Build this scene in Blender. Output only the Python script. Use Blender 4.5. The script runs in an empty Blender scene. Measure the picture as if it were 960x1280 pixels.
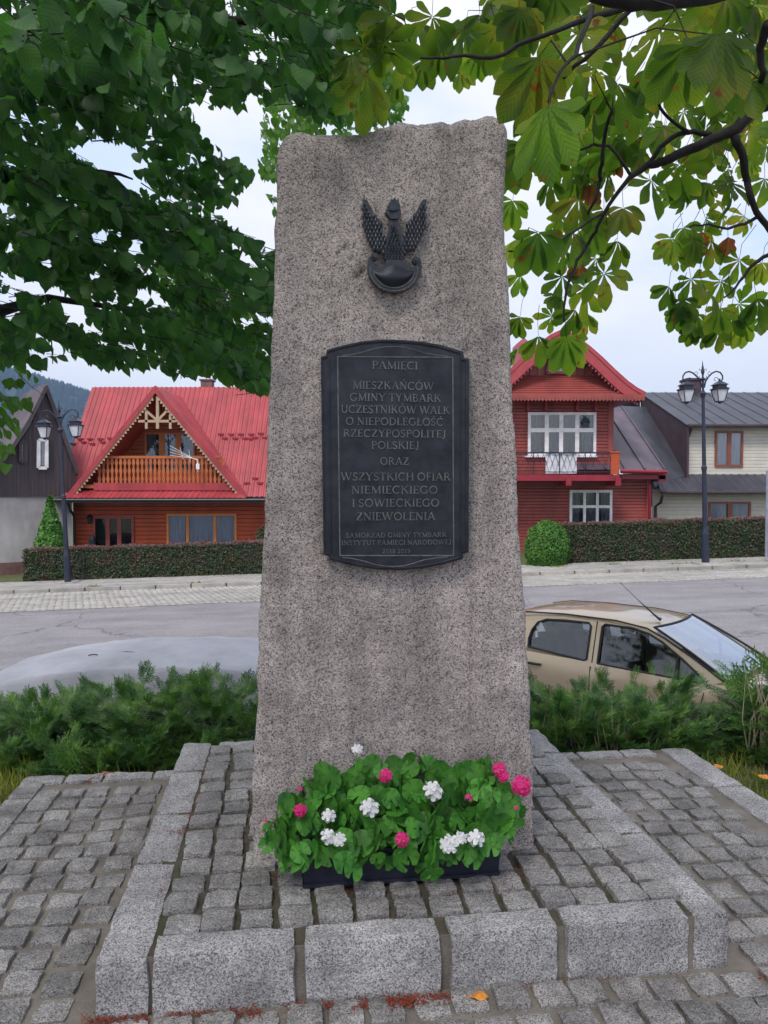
import bpy, math, random
import numpy as np
from mathutils import Vector, Matrix, noise as mnoise
random.seed(7); rng = np.random.default_rng(7)
R = math.radians
scene = bpy.context.scene
C = scene.collection
# ---------------------------------------------------------------- camera, sky, sun, exposure
PITCH = R(1.8)
cd = bpy.data.cameras.new("camera"); cam = bpy.data.objects.new("camera", cd); C.objects.link(cam)
cam.location = (0, 0, 1.6); cam.rotation_euler = (R(90) - PITCH, 0, 0)
cd.sensor_fit = 'VERTICAL'; cd.sensor_height = 32.0; cd.lens = 24.0
cd.clip_start = 0.05; cd.clip_end = 6000
scene.camera = cam
SUN_EL, SUN_AZ = 52, 205         # azimuth of the sun measured clockwise from +y
w = bpy.data.worlds.new("World"); scene.world = w; w.use_nodes = True
nt = w.node_tree; nt.nodes.clear()
def wn(t, **k):
    n = nt.nodes.new(t)
    for a, b in k.items(): setattr(n, a, b)
    return n
sky = wn('ShaderNodeTexSky', sky_type='NISHITA', sun_disc=False, sun_elevation=R(SUN_EL), sun_rotation=R(SUN_AZ))
bg1 = wn('ShaderNodeBackground'); bg1.inputs[1].default_value = 0.1
tc = wn('ShaderNodeTexCoord'); mp = wn('ShaderNodeMapping'); mp.inputs['Scale'].default_value = (1, 1, 2.6)
n1 = wn('ShaderNodeTexNoise'); n1.inputs['Scale'].default_value = 2.1; n1.inputs['Detail'].default_value = 7; n1.inputs['Roughness'].default_value = .55
cr = wn('ShaderNodeValToRGB'); e = cr.color_ramp.elements
e[0].position = .38; e[0].color = (.43, .50, .66, 1); e[1].position = .60; e[1].color = (.63, .62, .64, 1)
m_ = cr.color_ramp.elements.new(.49); m_.color = (.57, .572, .63, 1)
bg2 = wn('ShaderNodeBackground'); bg2.inputs[1].default_value = 1.0
mix = wn('ShaderNodeMixShader'); mix.inputs[0].default_value = .88
out = wn('ShaderNodeOutputWorld')
L = nt.links.new
L(sky.outputs[0], bg1.inputs[0]); L(tc.outputs['Generated'], mp.inputs[0]); L(mp.outputs[0], n1.inputs[0])
L(n1.outputs[0], cr.inputs[0]); L(cr.outputs[0], bg2.inputs[0])
L(bg1.outputs[0], mix.inputs[1]); L(bg2.outputs[0], mix.inputs[2]); L(mix.outputs[0], out.inputs[0])
sd = bpy.data.lights.new("sun", 'SUN'); sun = bpy.data.objects.new("sun", sd); C.objects.link(sun)
sd.energy = 1.3; sd.angle = R(14); sd.color = (1, .95, .88)
az = R(SUN_AZ); sv = Vector((math.sin(az) * math.cos(R(SUN_EL)), math.cos(az) * math.cos(R(SUN_EL)), math.sin(R(SUN_EL))))
sun.rotation_euler = sv.to_track_quat('Z', 'Y').to_euler(); sun.location = sv * 30
scene.view_settings.view_transform = 'Standard'; scene.view_settings.look = 'None'
scene.view_settings.exposure = 1.0; scene.view_settings.gamma = 1
scene.cycles.max_bounces = 8; scene.cycles.transparent_max_bounces = 12
scene.cycles.diffuse_bounces = 3; scene.cycles.volume_bounces = 0

# ---------------------------------------------------------------- measuring the photograph
def P(px, py, D):
    """world point seen at pixel (px,py) of the 960x1280 picture at distance D along +y"""
    x = (px - 480) / 960; y = -(py - 640) / 960
    d = Vector((x, math.cos(PITCH) + y * math.sin(PITCH), -math.sin(PITCH) + y * math.cos(PITCH)))
    return Vector((0, 0, 1.6)) + d * (D / d.y)
def G(px, py, z=0.):
    x = (px - 480) / 960; y = -(py - 640) / 960
    d = Vector((x, math.cos(PITCH) + y * math.sin(PITCH), -math.sin(PITCH) + y * math.cos(PITCH)))
    return Vector((0, 0, 1.6)) + d * ((z - 1.6) / d.z)
def proj(v):
    x, y, z = v[0], v[1], v[2] - 1.6
    f = y * math.cos(PITCH) - z * math.sin(PITCH); u = y * math.sin(PITCH) + z * math.cos(PITCH)
    if f < .05: return (-9999, -9999)
    return (480 + 960 * x / f, 640 - 960 * u / f)
def inpoly(x, y, poly):
    c = False; n = len(poly); j = n - 1
    for i in range(n):
        xi, yi = poly[i]; xj, yj = poly[j]
        if (yi > y) != (yj > y) and x < (xj - xi) * (y - yi) / (yj - yi) + xi: c = not c
        j = i
    return c
def street_z(x): return -1.08 + .032 * max(-16, min(16, x))

# ---------------------------------------------------------------- materials
def new_mat(name):
    m = bpy.data.materials.new(name); m.use_nodes = True; t = m.node_tree; t.nodes.clear()
    return m, t
def node(t, ty, **k):
    n = t.nodes.new(ty)
    for a, b in k.items():
        if a.startswith('i_'): n.inputs[a[2:].replace('_', ' ')].default_value = b
        else: setattr(n, a, b)
    return n
def ramp(t, stops, interp='LINEAR'):
    n = t.nodes.new('ShaderNodeValToRGB'); r = n.color_ramp; r.interpolation = interp
    while len(r.elements) < len(stops): r.elements.new(.5)
    for el, (p, c) in zip(r.elements, stops): el.position = p; el.color = (*c, 1)
    return n
def mat(name, stops, scale=8, rough=.7, bump=.2, bscale=None, metal=0, detail=6, coord='pos', stretch=(1, 1, 1), bdist=.01, spec=.5,
        speck=None, coat=0, var=0, nrough=.6):
    """noise-driven colour between the stops + fine bump; speck=(scale, stops) overlays grains"""
    m, t = new_mat(name); k = t.links.new
    o = node(t, 'ShaderNodeOutputMaterial'); b = node(t, 'ShaderNodeBsdfPrincipled')
    b.inputs['Roughness'].default_value = rough; b.inputs['Metallic'].default_value = metal
    b.inputs['Specular IOR Level'].default_value = spec; b.inputs['Coat Weight'].default_value = coat
    if coord == 'pos': g = node(t, 'ShaderNodeNewGeometry'); src = g.outputs['Position']
    else: g = node(t, 'ShaderNodeTexCoord'); src = g.outputs['Object']
    mpn = node(t, 'ShaderNodeMapping'); mpn.inputs['Scale'].default_value = stretch; k(src, mpn.inputs[0])
    n = node(t, 'ShaderNodeTexNoise', i_Scale=scale, i_Detail=detail, i_Roughness=nrough); k(mpn.outputs[0], n.inputs[0])
    if isinstance(stops[0], (int, float)): stops = [(.3, tuple(x * .8 for x in stops)), (.7, tuple(min(1, x * 1.2) for x in stops))]
    r = ramp(t, stops); k(n.outputs[0], r.inputs[0]); col = r.outputs[0]
    if speck:
        v = node(t, 'ShaderNodeTexVoronoi', i_Scale=speck[0]); k(src, v.inputs[0])
        sp = node(t, 'ShaderNodeSeparateColor'); k(v.outputs['Color'], sp.inputs[0])
        r2 = ramp(t, speck[1]); k(sp.outputs[0], r2.inputs[0])
        mx = node(t, 'ShaderNodeMix', data_type='RGBA', blend_type='MULTIPLY'); mx.inputs[0].default_value = 1
        k(col, mx.inputs[6]); k(r2.outputs[0], mx.inputs[7]); col = mx.outputs[2]
    if var:
        oi = node(t, 'ShaderNodeObjectInfo'); mr = node(t, 'ShaderNodeMapRange'); mr.inputs[3].default_value = 1 - var; mr.inputs[4].default_value = 1 + var
        k(oi.outputs['Random'], mr.inputs[0]); hs = node(t, 'ShaderNodeHueSaturation'); k(mr.outputs[0], hs.inputs['Value']); k(col, hs.inputs['Color']); col = hs.outputs[0]
    k(col, b.inputs['Base Color'])
    if bump:
        n2 = node(t, 'ShaderNodeTexNoise', i_Scale=bscale or scale * 4, i_Detail=5, i_Roughness=.65); k(mpn.outputs[0], n2.inputs[0])
        bu = node(t, 'ShaderNodeBump', i_Strength=bump, i_Distance=bdist); k(n2.outputs[0], bu.inputs['Height']); k(bu.outputs[0], b.inputs['Normal'])
    k(b.outputs[0], o.inputs[0]); return m
def leaf_mat(name, stops, trans, scale=3., vein=0, spot=None, tw=.5, rough=.45, vtone=.75, objcol=False):
    m, t = new_mat(name); k = t.links.new
    o = node(t, 'ShaderNodeOutputMaterial'); b = node(t, 'ShaderNodeBsdfPrincipled', i_Roughness=rough)
    b.inputs['Specular IOR Level'].default_value = .35
    g = node(t, 'ShaderNodeNewGeometry'); n = node(t, 'ShaderNodeTexNoise', i_Scale=scale, i_Detail=3); k(g.outputs['Position'], n.inputs[0])
    r = ramp(t, stops); k(n.outputs[0], r.inputs[0]); col = r.outputs[0]
    oi = node(t, 'ShaderNodeObjectInfo'); mro = node(t, 'ShaderNodeMapRange'); mro.inputs[3].default_value = .72; mro.inputs[4].default_value = 1.35; k(oi.outputs['Random'], mro.inputs[0])
    hs = node(t, 'ShaderNodeHueSaturation'); k(mro.outputs[0], hs.inputs['Value']); k(col, hs.inputs['Color']); col = hs.outputs[0] if objcol else col
    uv = node(t, 'ShaderNodeUVMap')
    if vein:
        sx = node(t, 'ShaderNodeSeparateXYZ'); k(uv.outputs[0], sx.inputs[0])
        ab = node(t, 'ShaderNodeMath', operation='ABSOLUTE'); k(sx.outputs[0], ab.inputs[0])
        mu = node(t, 'ShaderNodeMath', operation='MULTIPLY'); mu.inputs[1].default_value = .9; k(ab.outputs[0], mu.inputs[0])
        su = node(t, 'ShaderNodeMath', operation='SUBTRACT'); k(sx.outputs[1], su.inputs[0]); k(mu.outputs[0], su.inputs[1])
        ml = node(t, 'ShaderNodeMath', operation='MULTIPLY'); ml.inputs[1].default_value = vein * 6.283; k(su.outputs[0], ml.inputs[0])
        si = node(t, 'ShaderNodeMath', operation='SINE'); k(ml.outputs[0], si.inputs[0])
        rv = ramp(t, [(0., (1, 1, 1)), (.8, (1, 1, 1)), (1, (vtone, vtone, vtone * .9))]); 
        mr = node(t, 'ShaderNodeMapRange'); mr.inputs[1].default_value = -1; mr.inputs[2].default_value = 1; k(si.outputs[0], mr.inputs[0]); k(mr.outputs[0], rv.inputs[0])
        mx = node(t, 'ShaderNodeMix', data_type='RGBA', blend_type='MULTIPLY'); mx.inputs[0].default_value = 1; k(col, mx.inputs[6]); k(rv.outputs[0], mx.inputs[7]); col = mx.outputs[2]
    if spot:
        n3 = node(t, 'ShaderNodeTexNoise', i_Scale=spot[0], i_Detail=4); k(g.outputs['Position'], n3.inputs[0])
        rs = ramp(t, [(spot[1], (0, 0, 0)), (spot[1] + .05, (1, 1, 1))]); k(n3.outputs[0], rs.inputs[0])
        mx = node(t, 'ShaderNodeMix', data_type='RGBA'); k(rs.outputs[0], mx.inputs[0]); k(col, mx.inputs[6]); mx.inputs[7].default_value = (*spot[2], 1); col = mx.outputs[2]
    k(col, b.inputs['Base Color'])
    tr = node(t, 'ShaderNodeBsdfTranslucent'); mm = node(t, 'ShaderNodeMix', data_type='RGBA', blend_type='MULTIPLY'); mm.inputs[0].default_value = 1
    k(col, mm.inputs[6]); mm.inputs[7].default_value = (*trans, 1); k(mm.outputs[2], tr.inputs[0])
    ms = node(t, 'ShaderNodeMixShader'); ms.inputs[0].default_value = tw; k(b.outputs[0], ms.inputs[1]); k(tr.outputs[0], ms.inputs[2]); k(ms.outputs[0], o.inputs[0])
    return m
def glass_mat(name, tint=(.8, .85, .9), refl=.25):
    m, t = new_mat(name); k = t.links.new
    o = node(t, 'ShaderNodeOutputMaterial'); a = node(t, 'ShaderNodeBsdfTransparent'); a.inputs[0].default_value = (*tint, 1)
    gl = node(t, 'ShaderNodeBsdfGlossy', i_Roughness=.03); fr = node(t, 'ShaderNodeFresnel', i_IOR=1.5)
    ad = node(t, 'ShaderNodeMath', operation='ADD'); ad.inputs[1].default_value = refl; k(fr.outputs[0], ad.inputs[0])
    ms = node(t, 'ShaderNodeMixShader'); k(ad.outputs[0], ms.inputs[0]); k(a.outputs[0], ms.inputs[1]); k(gl.outputs[0], ms.inputs[2]); k(ms.outputs[0], o.inputs[0])
    return m
GR = [(0, (.22, .21, .22)), (.2, (.55, .53, .53)), (.6, (1, .98, .96)), (1, (1.4, 1.37, 1.34))]
GR2 = [(0, (.16, .16, .17)), (.15, (.42, .41, .41)), (.34, (.88, .85, .84)), (.7, (1.05, 1.02, 1)), (1, (1.5, 1.47, 1.45))]
MT = {}
MT['granite'] = mat('granite_pink_grey', [(.3, (.31, .275, .262)), (.7, (.44, .395, .378))], 2.2, .85, .5, 260, speck=(245, GR2), bdist=.004)
def add_streaks(m, sc, stretch, lo, hi):
    t = m.node_tree; k = t.links.new; b = next(n for n in t.nodes if n.type == 'BSDF_PRINCIPLED'); src = b.inputs['Base Color'].links[0].from_socket
    g = node(t, 'ShaderNodeNewGeometry'); mp_ = node(t, 'ShaderNodeMapping'); mp_.inputs['Scale'].default_value = stretch; k(g.outputs['Position'], mp_.inputs[0])
    n = node(t, 'ShaderNodeTexNoise', i_Scale=sc, i_Detail=5, i_Roughness=.6); k(mp_.outputs[0], n.inputs[0]); r = ramp(t, [(.38, (lo, lo, lo)), (.56, (1, 1, 1)), (.7, (hi, hi, hi*.98))]); k(n.outputs[0], r.inputs[0])
    mx = node(t, 'ShaderNodeMix', data_type='RGBA', blend_type='MULTIPLY'); mx.inputs[0].default_value = 1; k(src, mx.inputs[6]); k(r.outputs[0], mx.inputs[7]); k(mx.outputs[2], b.inputs['Base Color'])
add_streaks(MT['granite'], 3.2, (1.8, 1, .22), .74, 1.12); add_streaks(MT['granite'], 9, (1, 1, 1), .88, 1.05)
MT['cobble'] = mat('granite_cobble', [(.3, (.185, .18, .175)), (.7, (.31, .30, .295))], 7, .8, .5, 120, speck=(290, GR), bdist=.004, var=.17)
MT['cobble_all'] = mat('granite_cobble_mass', [(.35, (.18, .175, .17)), (.65, (.36, .35, .34))], 9, .8, .55, 120, speck=(290, GR), bdist=.005)
MT['kerb'] = mat('granite_kerb', [(.3, (.27, .268, .275)), (.7, (.42, .415, .42))], 4, .85, .6, 150, speck=(260, GR), bdist=.006, var=.1)
MT['mortar'] = mat('mortar_moss', [(.36, (.04, .034, .024)), (.50, (.085, .070, .05)), (.64, (.035, .045, .014))], 6, .95, .6, 90)
MT['mortar2'] = mat('sandy_mortar', [(.35, (.125, .108, .09)), (.65, (.22, .195, .165))], 5, .95, .6, 90)
MT['asphalt'] = mat('asphalt', [(.3, (.22, .208, .217)), (.7, (.27, .255, .264))], 1.3, .85, .4, 120, speck=(60, [(0, (.75, .75, .75)), (1, (1.2, 1.2, 1.2))]))
MT['paving'] = mat('pale_paving', [(.3, (.27, .255, .235)), (.7, (.43, .41, .38))], 2.5, .85, .3, 60)
MT['grass_ground'] = mat('grass_ground', [(.35, (.04, .065, .015)), (.65, (.12, .12, .04))], 7, .95, .7, 60)
MT['soil'] = mat('soil', [(.35, (.03, .025, .018)), (.65, (.075, .06, .045))], 9, .95, .7, 60)
MT['bronze'] = mat('dark_bronze', [(.35, (.019, .021, .030)), (.65, (.040, .042, .055))], 16, .42, .35, 130, metal=.55, bdist=.002)
MT['bronze_hi'] = mat('rubbed_bronze', [(.35, (.09, .093, .10)), (.65, (.17, .17, .172))], 40, .45, .2, 160, metal=.3, bdist=.001)
MT['eagle'] = mat('cast_bronze', [(.35, (.02, .023, .030)), (.65, (.05, .055, .07))], 60, .40, .3, 200, metal=.25, bdist=.002)
MT['red_roof'] = mat('red_sheet', [(.3, (.33, .032, .042)), (.7, (.41, .050, .058))], 1.2, .45, .05, 30)
MT['red_trim'] = mat('red_trim', (.30, .03, .035), 2, .5, .05)
MT['log'] = mat('stained_logs', [(.3, (.36, .052, .014)), (.7, (.50, .085, .024))], 3, .6, .3, 12, stretch=(.25, 1, 6))
MT['pine'] = mat('varnished_pine', [(.3, (.34, .088, .022)), (.7, (.48, .135, .038))], 3, .5, .2, 12, stretch=(1, 1, 3))
MT['pine2'] = mat('orange_frame', [(.3, (.55, .17, .035)), (.7, (.68, .24, .055))], 4, .5, .1)
MT['beige'] = mat('pale_timber', (.42, .30, .20), 4, .7, .1)
MT['crim'] = mat('crimson_boards', [(.3, (.25, .050, .042)), (.7, (.33, .072, .058))], 3, .55, .2, 12, stretch=(.3, 1, 5))
MT['barge'] = mat('barge_paint', [(.3, (.33, .040, .050)), (.7, (.40, .058, .065))], 3, .5, .1)
MT['crim_dark'] = mat('crimson_trim', (.26, .014, .03), 3, .45, .05)
MT['white'] = mat('white_paint', (.72, .71, .72), 5, .5, .05)
MT['cream'] = mat('cream_siding', [(.3, (.50, .47, .41)), (.7, (.60, .57, .50))], 2, .7, .1)
MT['plaster'] = mat('stained_plaster', [(.3, (.30, .28, .28)), (.7, (.46, .44, .44))], .8, .9, .2, 25)
MT['stonebase'] = mat('red_plinth', [(.3, (.12, .06, .06)), (.7, (.22, .13, .12))], 3, .9, .3)
MT['darkwood'] = mat('dark_boards', [(.3, (.042, .030, .036)), (.7, (.075, .055, .062))], 2, .6, .2, 10, stretch=(5, 5, .4))
MT['brownwin'] = mat('brown_window', (.22, .06, .03), 5, .45, .05)
MT['grey_roof'] = mat('grey_sheet', [(.3, (.115, .095, .11)), (.7, (.17, .145, .165))], 1.5, .5, .05)
MT['purple_roof'] = mat('purple_sheet', [(.3, (.075, .055, .075)), (.7, (.125, .095, .125))], 1.1, .45, .1, 8)
MT['slate_roof'] = mat('slate_blue_sheet', [(.3, (.035, .038, .052)), (.7, (.06, .062, .08))], 1.5, .5, .15, 20)
MT['shingle'] = mat('brown_shingle', [(.3, (.045, .026, .036)), (.7, (.075, .048, .06))], 2, .8, .4, 20)
MT['black'] = mat('black_metal', (.012, .013, .018), 6, .4, .1)
MT['navy'] = mat('navy_cast_iron', (.015, .02, .042), 6, .4, .1)
MT['lamp_glass'] = mat('frosted_glass', (.55, .56, .60), 6, .3, 0)
MT['dark'] = mat('dark_interior', (.012, .011, .013), 5, .8, 0)
MT['curtain'] = mat('net_curtain', [(.3, (.42, .43, .47)), (.7, (.75, .76, .80))], 4, .9, .1, stretch=(9, 9, .3))
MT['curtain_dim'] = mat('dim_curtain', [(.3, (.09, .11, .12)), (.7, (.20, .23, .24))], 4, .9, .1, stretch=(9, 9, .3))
MT['glass'] = glass_mat('window_glass', (.85, .88, .92), .03)
MT['car_glass'] = glass_mat('car_glass', (.8, .84, .86), .03)
MT['wind_glass'] = glass_mat('windscreen_glass', (.6, .65, .66), .50)
MT['sheet_white'] = mat('white_sheet', (.66, .67, .72), 5, .8, .1)
MT['car_paint'] = mat('beige_metallic', [(.3, (.44, .35, .23)), (.7, (.48, .385, .26))], 3, .32, 0, metal=.45, coat=.8)
MT['rubber'] = mat('rubber', (.012, .012, .013), 8, .7, .1)
MT['seat'] = mat('seat_cloth', (.02, .022, .035), 20, .9, .2)
MT['cover'] = mat('cover_fabric', [(.3, (.36, .36, .39)), (.7, (.50, .50, .54))], 3, .75, .5, 9, bdist=.03)
MT['planter'] = mat('navy_planter', (.012, .014, .03), 30, .4, .3, 70)
MT['bark'] = mat('dark_bark', [(.3, (.012, .010, .012)), (.7, (.035, .028, .028))], 20, .9, .6, 60, bdist=.01)
MT['rust'] = mat('red_debris', [(.3, (.13, .018, .010)), (.7, (.24, .045, .018))], 30, .9, 0)
MT['dry'] = mat('dry_grass', [(.3, (.20, .17, .09)), (.7, (.42, .36, .22))], 20, .8, 0)
MT['post'] = mat('grey_post', (.22, .24, .30), 5, .5, .05)
MT['orange_leaf'] = mat('orange_leaf', [(.3, (.55, .16, .02)), (.7, (.70, .30, .04))], 40, .6, .2)
MT['brown_leaf'] = mat('brown_leaf', [(.3, (.16, .05, .025)), (.7, (.30, .10, .045))], 40, .7, .2)
MT['pink'] = leaf_mat('pink_petal', [(.3, (.72, .02, .20)), (.7, (.85, .06, .33))], (1, .7, .8), 60, tw=.35)
MT['wpetal'] = leaf_mat('white_petal', [(.3, (.80, .79, .80)), (.7, (.9, .89, .9))], (1, 1, 1), 60, tw=.3)
MT['gleaf'] = leaf_mat('geranium_leaf', [(.3, (.028, .14, .020)), (.7, (.095, .30, .038))], (1, 1.2, .6), 14, vein=5, tw=.25, vtone=.6, objcol=True, rough=.6)
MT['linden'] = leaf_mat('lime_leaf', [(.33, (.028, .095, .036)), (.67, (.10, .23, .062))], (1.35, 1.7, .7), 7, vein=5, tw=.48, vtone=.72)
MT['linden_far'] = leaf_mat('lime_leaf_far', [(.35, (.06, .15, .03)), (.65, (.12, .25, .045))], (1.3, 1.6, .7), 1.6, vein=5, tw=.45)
MT['chest'] = leaf_mat('chestnut_leaf', [(.32, (.06, .14, .03)), (.52, (.13, .23, .04)), (.66, (.28, .30, .06)), (.78, (.38, .24, .07))], (1.6, 1.6, .5), 3.2, vein=7,
                       spot=(19, .64, (.22, .07, .025)), tw=.72, vtone=.68, objcol=True)
MT['chest_brown'] = leaf_mat('chestnut_leaf_brown', [(.32, (.20, .07, .025)), (.7, (.30, .13, .04))], (1.6, 1.2, .7), 5, vein=9, tw=.5)
MT['jun'] = leaf_mat('juniper_needles', [(.36, (.03, .095, .024)), (.52, (.085, .19, .038)), (.68, (.20, .34, .07))], (1, 1.2, .6), 8, tw=.2)
MT['thuja'] = leaf_mat('thuja_scales', [(.35, (.04, .13, .015)), (.65, (.09, .24, .03))], (1, 1.2, .6), 3, tw=.2)
MT['hedge'] = leaf_mat('hedge_leaf', [(.3, (.025, .055, .016)), (.5, (.05, .07, .025)), (.7, (.085, .05, .032))], (1.1, 1, .7), 2.5, tw=.2)
MT['hedge_top'] = leaf_mat('hedge_leaf_top', [(.3, (.10, .05, .045)), (.7, (.20, .09, .085))], (1.1, 1, .8), 3, tw=.2)
MT['grass'] = leaf_mat('grass_blade', [(.3, (.10, .17, .025)), (.7, (.32, .34, .06))], (1.2, 1.2, .5), 4, tw=.3)
MT['forest'] = leaf_mat('forest_needles', [(.35, (.015, .035, .02)), (.65, (.03, .06, .03))], (1, 1, 1), .02, tw=.0, rough=.9)

def add_cracks(m, sc, wd):
    t = m.node_tree; k = t.links.new; b = next(n for n in t.nodes if n.type == 'BSDF_PRINCIPLED'); src = b.inputs['Base Color'].links[0].from_socket
    g = node(t, 'ShaderNodeNewGeometry'); n0 = node(t, 'ShaderNodeTexNoise', i_Scale=1.5, i_Detail=6); k(g.outputs['Position'], n0.inputs[0])
    vm = node(t, 'ShaderNodeVectorMath', operation='MULTIPLY_ADD'); vm.inputs[1].default_value = (.9, .9, .9); k(n0.outputs[1], vm.inputs[0]); k(g.outputs['Position'], vm.inputs[2])
    v = node(t, 'ShaderNodeTexVoronoi', feature='DISTANCE_TO_EDGE', i_Scale=sc); k(vm.outputs[0], v.inputs[0]); n = node(t, 'ShaderNodeTexNoise', i_Scale=.5, i_Detail=3); k(g.outputs['Position'], n.inputs[0])
    r1 = ramp(t, [(0, (0, 0, 0)), (wd, (1, 1, 1))]); k(v.outputs['Distance'], r1.inputs[0]); r2 = ramp(t, [(.42, (1, 1, 1)), (.55, (0, 0, 0))]); k(n.outputs[0], r2.inputs[0])
    mx0 = node(t, 'ShaderNodeMath', operation='MAXIMUM'); k(r1.outputs[0], mx0.inputs[0]); k(r2.outputs[0], mx0.inputs[1]); r3 = ramp(t, [(0, (.42, .42, .42)), (1, (1, 1, 1))]); k(mx0.outputs[0], r3.inputs[0])
    mx = node(t, 'ShaderNodeMix', data_type='RGBA', blend_type='MULTIPLY'); mx.inputs[0].default_value = 1; k(src, mx.inputs[6]); k(r3.outputs[0], mx.inputs[7]); k(mx.outputs[2], b.inputs['Base Color'])
add_cracks(MT['asphalt'], .22, .006)
for _k in ('asphalt', 'paving'): add_streaks(MT[_k], .35, (1, 3.5, 1), .80, 1.10)
for _k in ('red_roof', 'log', 'crim', 'plaster', 'slate_roof', 'purple_roof'): add_streaks(MT[_k], .9, (2.2, 1, .5), .78, 1.08)
for _k in ('cobble', 'kerb', 'cobble_all'): add_streaks(MT[_k], 5, (1, 1, 1), .72, 1.1)
# ---------------------------------------------------------------- mesh helpers
class MB:
    def __init__(s): s.v = []; s.f = []; s.uv = None; s.smooth = False
    def add(s, vs, fs):
        b = len(s.v); s.v += [tuple(v) for v in vs]; s.f += [tuple(i + b for i in f) for f in fs]; return s
    def box(s, x0, x1, y0, y1, z0, z1):
        return s.add([(x0,y0,z0),(x1,y0,z0),(x1,y1,z0),(x0,y1,z0),(x0,y0,z1),(x1,y0,z1),(x1,y1,z1),(x0,y1,z1)],
                     [(0,3,2,1),(4,5,6,7),(0,1,5,4),(1,2,6,5),(2,3,7,6),(3,0,4,7)])
    def bar(s, a, b, w=.05, d=.05, up=(0, 0, 1)):
        a = Vector(a); b = Vector(b); t = (b - a).normalized(); u = Vector(up)
        if abs(t.dot(u)) > .98: u = Vector((0, 1, 0))
        x = t.cross(u).normalized() * w / 2; y = x.cross(t).normalized() * d / 2
        return s.add([a-x-y, a+x-y, a+x+y, a-x+y, b-x-y, b+x-y, b+x+y, b-x+y], [(0,3,2,1),(4,5,6,7),(0,1,5,4),(1,2,6,5),(2,3,7,6),(3,0,4,7)])
    def tube(s, pts, r, n=8, cap=True):
        pts = [Vector(p) for p in pts]; rr = r if isinstance(r, (list, tuple)) else [r] * len(pts)
        b = len(s.v); u = None
        for i, p in enumerate(pts):
            t = (pts[min(i+1, len(pts)-1)] - pts[max(i-1, 0)]).normalized()
            if u is None: u = t.orthogonal().normalized()
            u = (u - t * u.dot(t)).normalized(); v = t.cross(u)
            for k in range(n):
                a = 2 * math.pi * k / n; s.v.append(tuple(p + (u * math.cos(a) + v * math.sin(a)) * rr[i]))
        for i in range(len(pts) - 1):
            for k in range(n):
                k2 = (k + 1) % n; s.f.append((b+i*n+k, b+i*n+k2, b+(i+1)*n+k2, b+(i+1)*n+k))
        if cap: s.f.append(tuple(b+k for k in range(n))[::-1]); s.f.append(tuple(b+(len(pts)-1)*n+k for k in range(n)))
        return s
    def lathe(s, prof, c=(0, 0, 0), n=12, rot=0):
        b = len(s.v)
        for r, z in prof:
            for k in range(n):
                a = 2 * math.pi * k / n + rot; s.v.append((c[0] + r * math.cos(a), c[1] + r * math.sin(a), c[2] + z))
        for i in range(len(prof) - 1):
            for k in range(n):
                k2 = (k + 1) % n; s.f.append((b+i*n+k, b+i*n+k2, b+(i+1)*n+k2, b+(i+1)*n+k))
        s.f.append(tuple(b+k for k in range(n))[::-1]); s.f.append(tuple(b+(len(prof)-1)*n+k for k in range(n)))
        return s
    def prism(s, poly, ext):
        """poly: list of 3D points (planar), extruded by vector ext"""
        n = len(poly); ext = Vector(ext); a = [Vector(p) for p in poly]
        return s.add(a + [p + ext for p in a], [tuple(range(n))[::-1], tuple(range(n, 2*n))] + [(i, (i+1) % n, (i+1) % n + n, i + n) for i in range(n)])
    def grid(s, fn, nu, nv):
        b = len(s.v)
        for j in range(nv + 1):
            for i in range(nu + 1): s.v.append(tuple(fn(i / nu, j / nv)))
        for j in range(nv):
            for i in range(nu): q = b + j*(nu+1) + i; s.f.append((q, q+1, q+nu+2, q+nu+1))
        return s
    def quad(s, a, b, c, d): return s.add([a, b, c, d], [(0, 1, 2, 3)])
    def mesh(s, name):
        me = bpy.data.meshes.new(name); me.from_pydata(s.v, [], s.f)
        if s.smooth: me.shade_smooth()
        me.update(); return me
def setp(o, parent):
    if parent is not None:
        o.parent = parent
        M_ = parent.matrix_basis
        p = parent
        while p.parent is not None: p = p.parent; M_ = p.matrix_basis   # parts are modelled in world space at build time
        o.matrix_parent_inverse = (M_.inverted() if parent.parent is None else Matrix.Identity(4))
def obj(name, mb, m=None, parent=None, kind=None, smooth=False, label=None):
    me = mb.mesh(name) if isinstance(mb, MB) else mb
    if smooth: me.shade_smooth()
    if m is not None and not me.materials: me.materials.append(m)
    o = bpy.data.objects.new(name, me); C.objects.link(o); setp(o, parent)
    if kind: o['kind'] = kind
    if label: o['label'] = label
    return o
def thing(name, label, cat, loc=(0, 0, 0), group=None):
    o = bpy.data.objects.new(name, None); C.objects.link(o); o.location = loc; o.empty_display_size = .1
    o.matrix_basis = Matrix.Translation(loc)
    o['label'] = label; o['category'] = cat
    if group: o['group'] = group
    return o
def tag(o, label, cat, group=None, kind=None):
    o['label'] = label; o['category'] = cat
    if group: o['group'] = group
    if kind: o['kind'] = kind
    return o
def copy_tree(o, parent=None):
    c = o.copy(); C.objects.link(c)
    if parent is not None: c.parent = parent
    for ch in list(o.children): copy_tree(ch, c)
    return c
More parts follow.
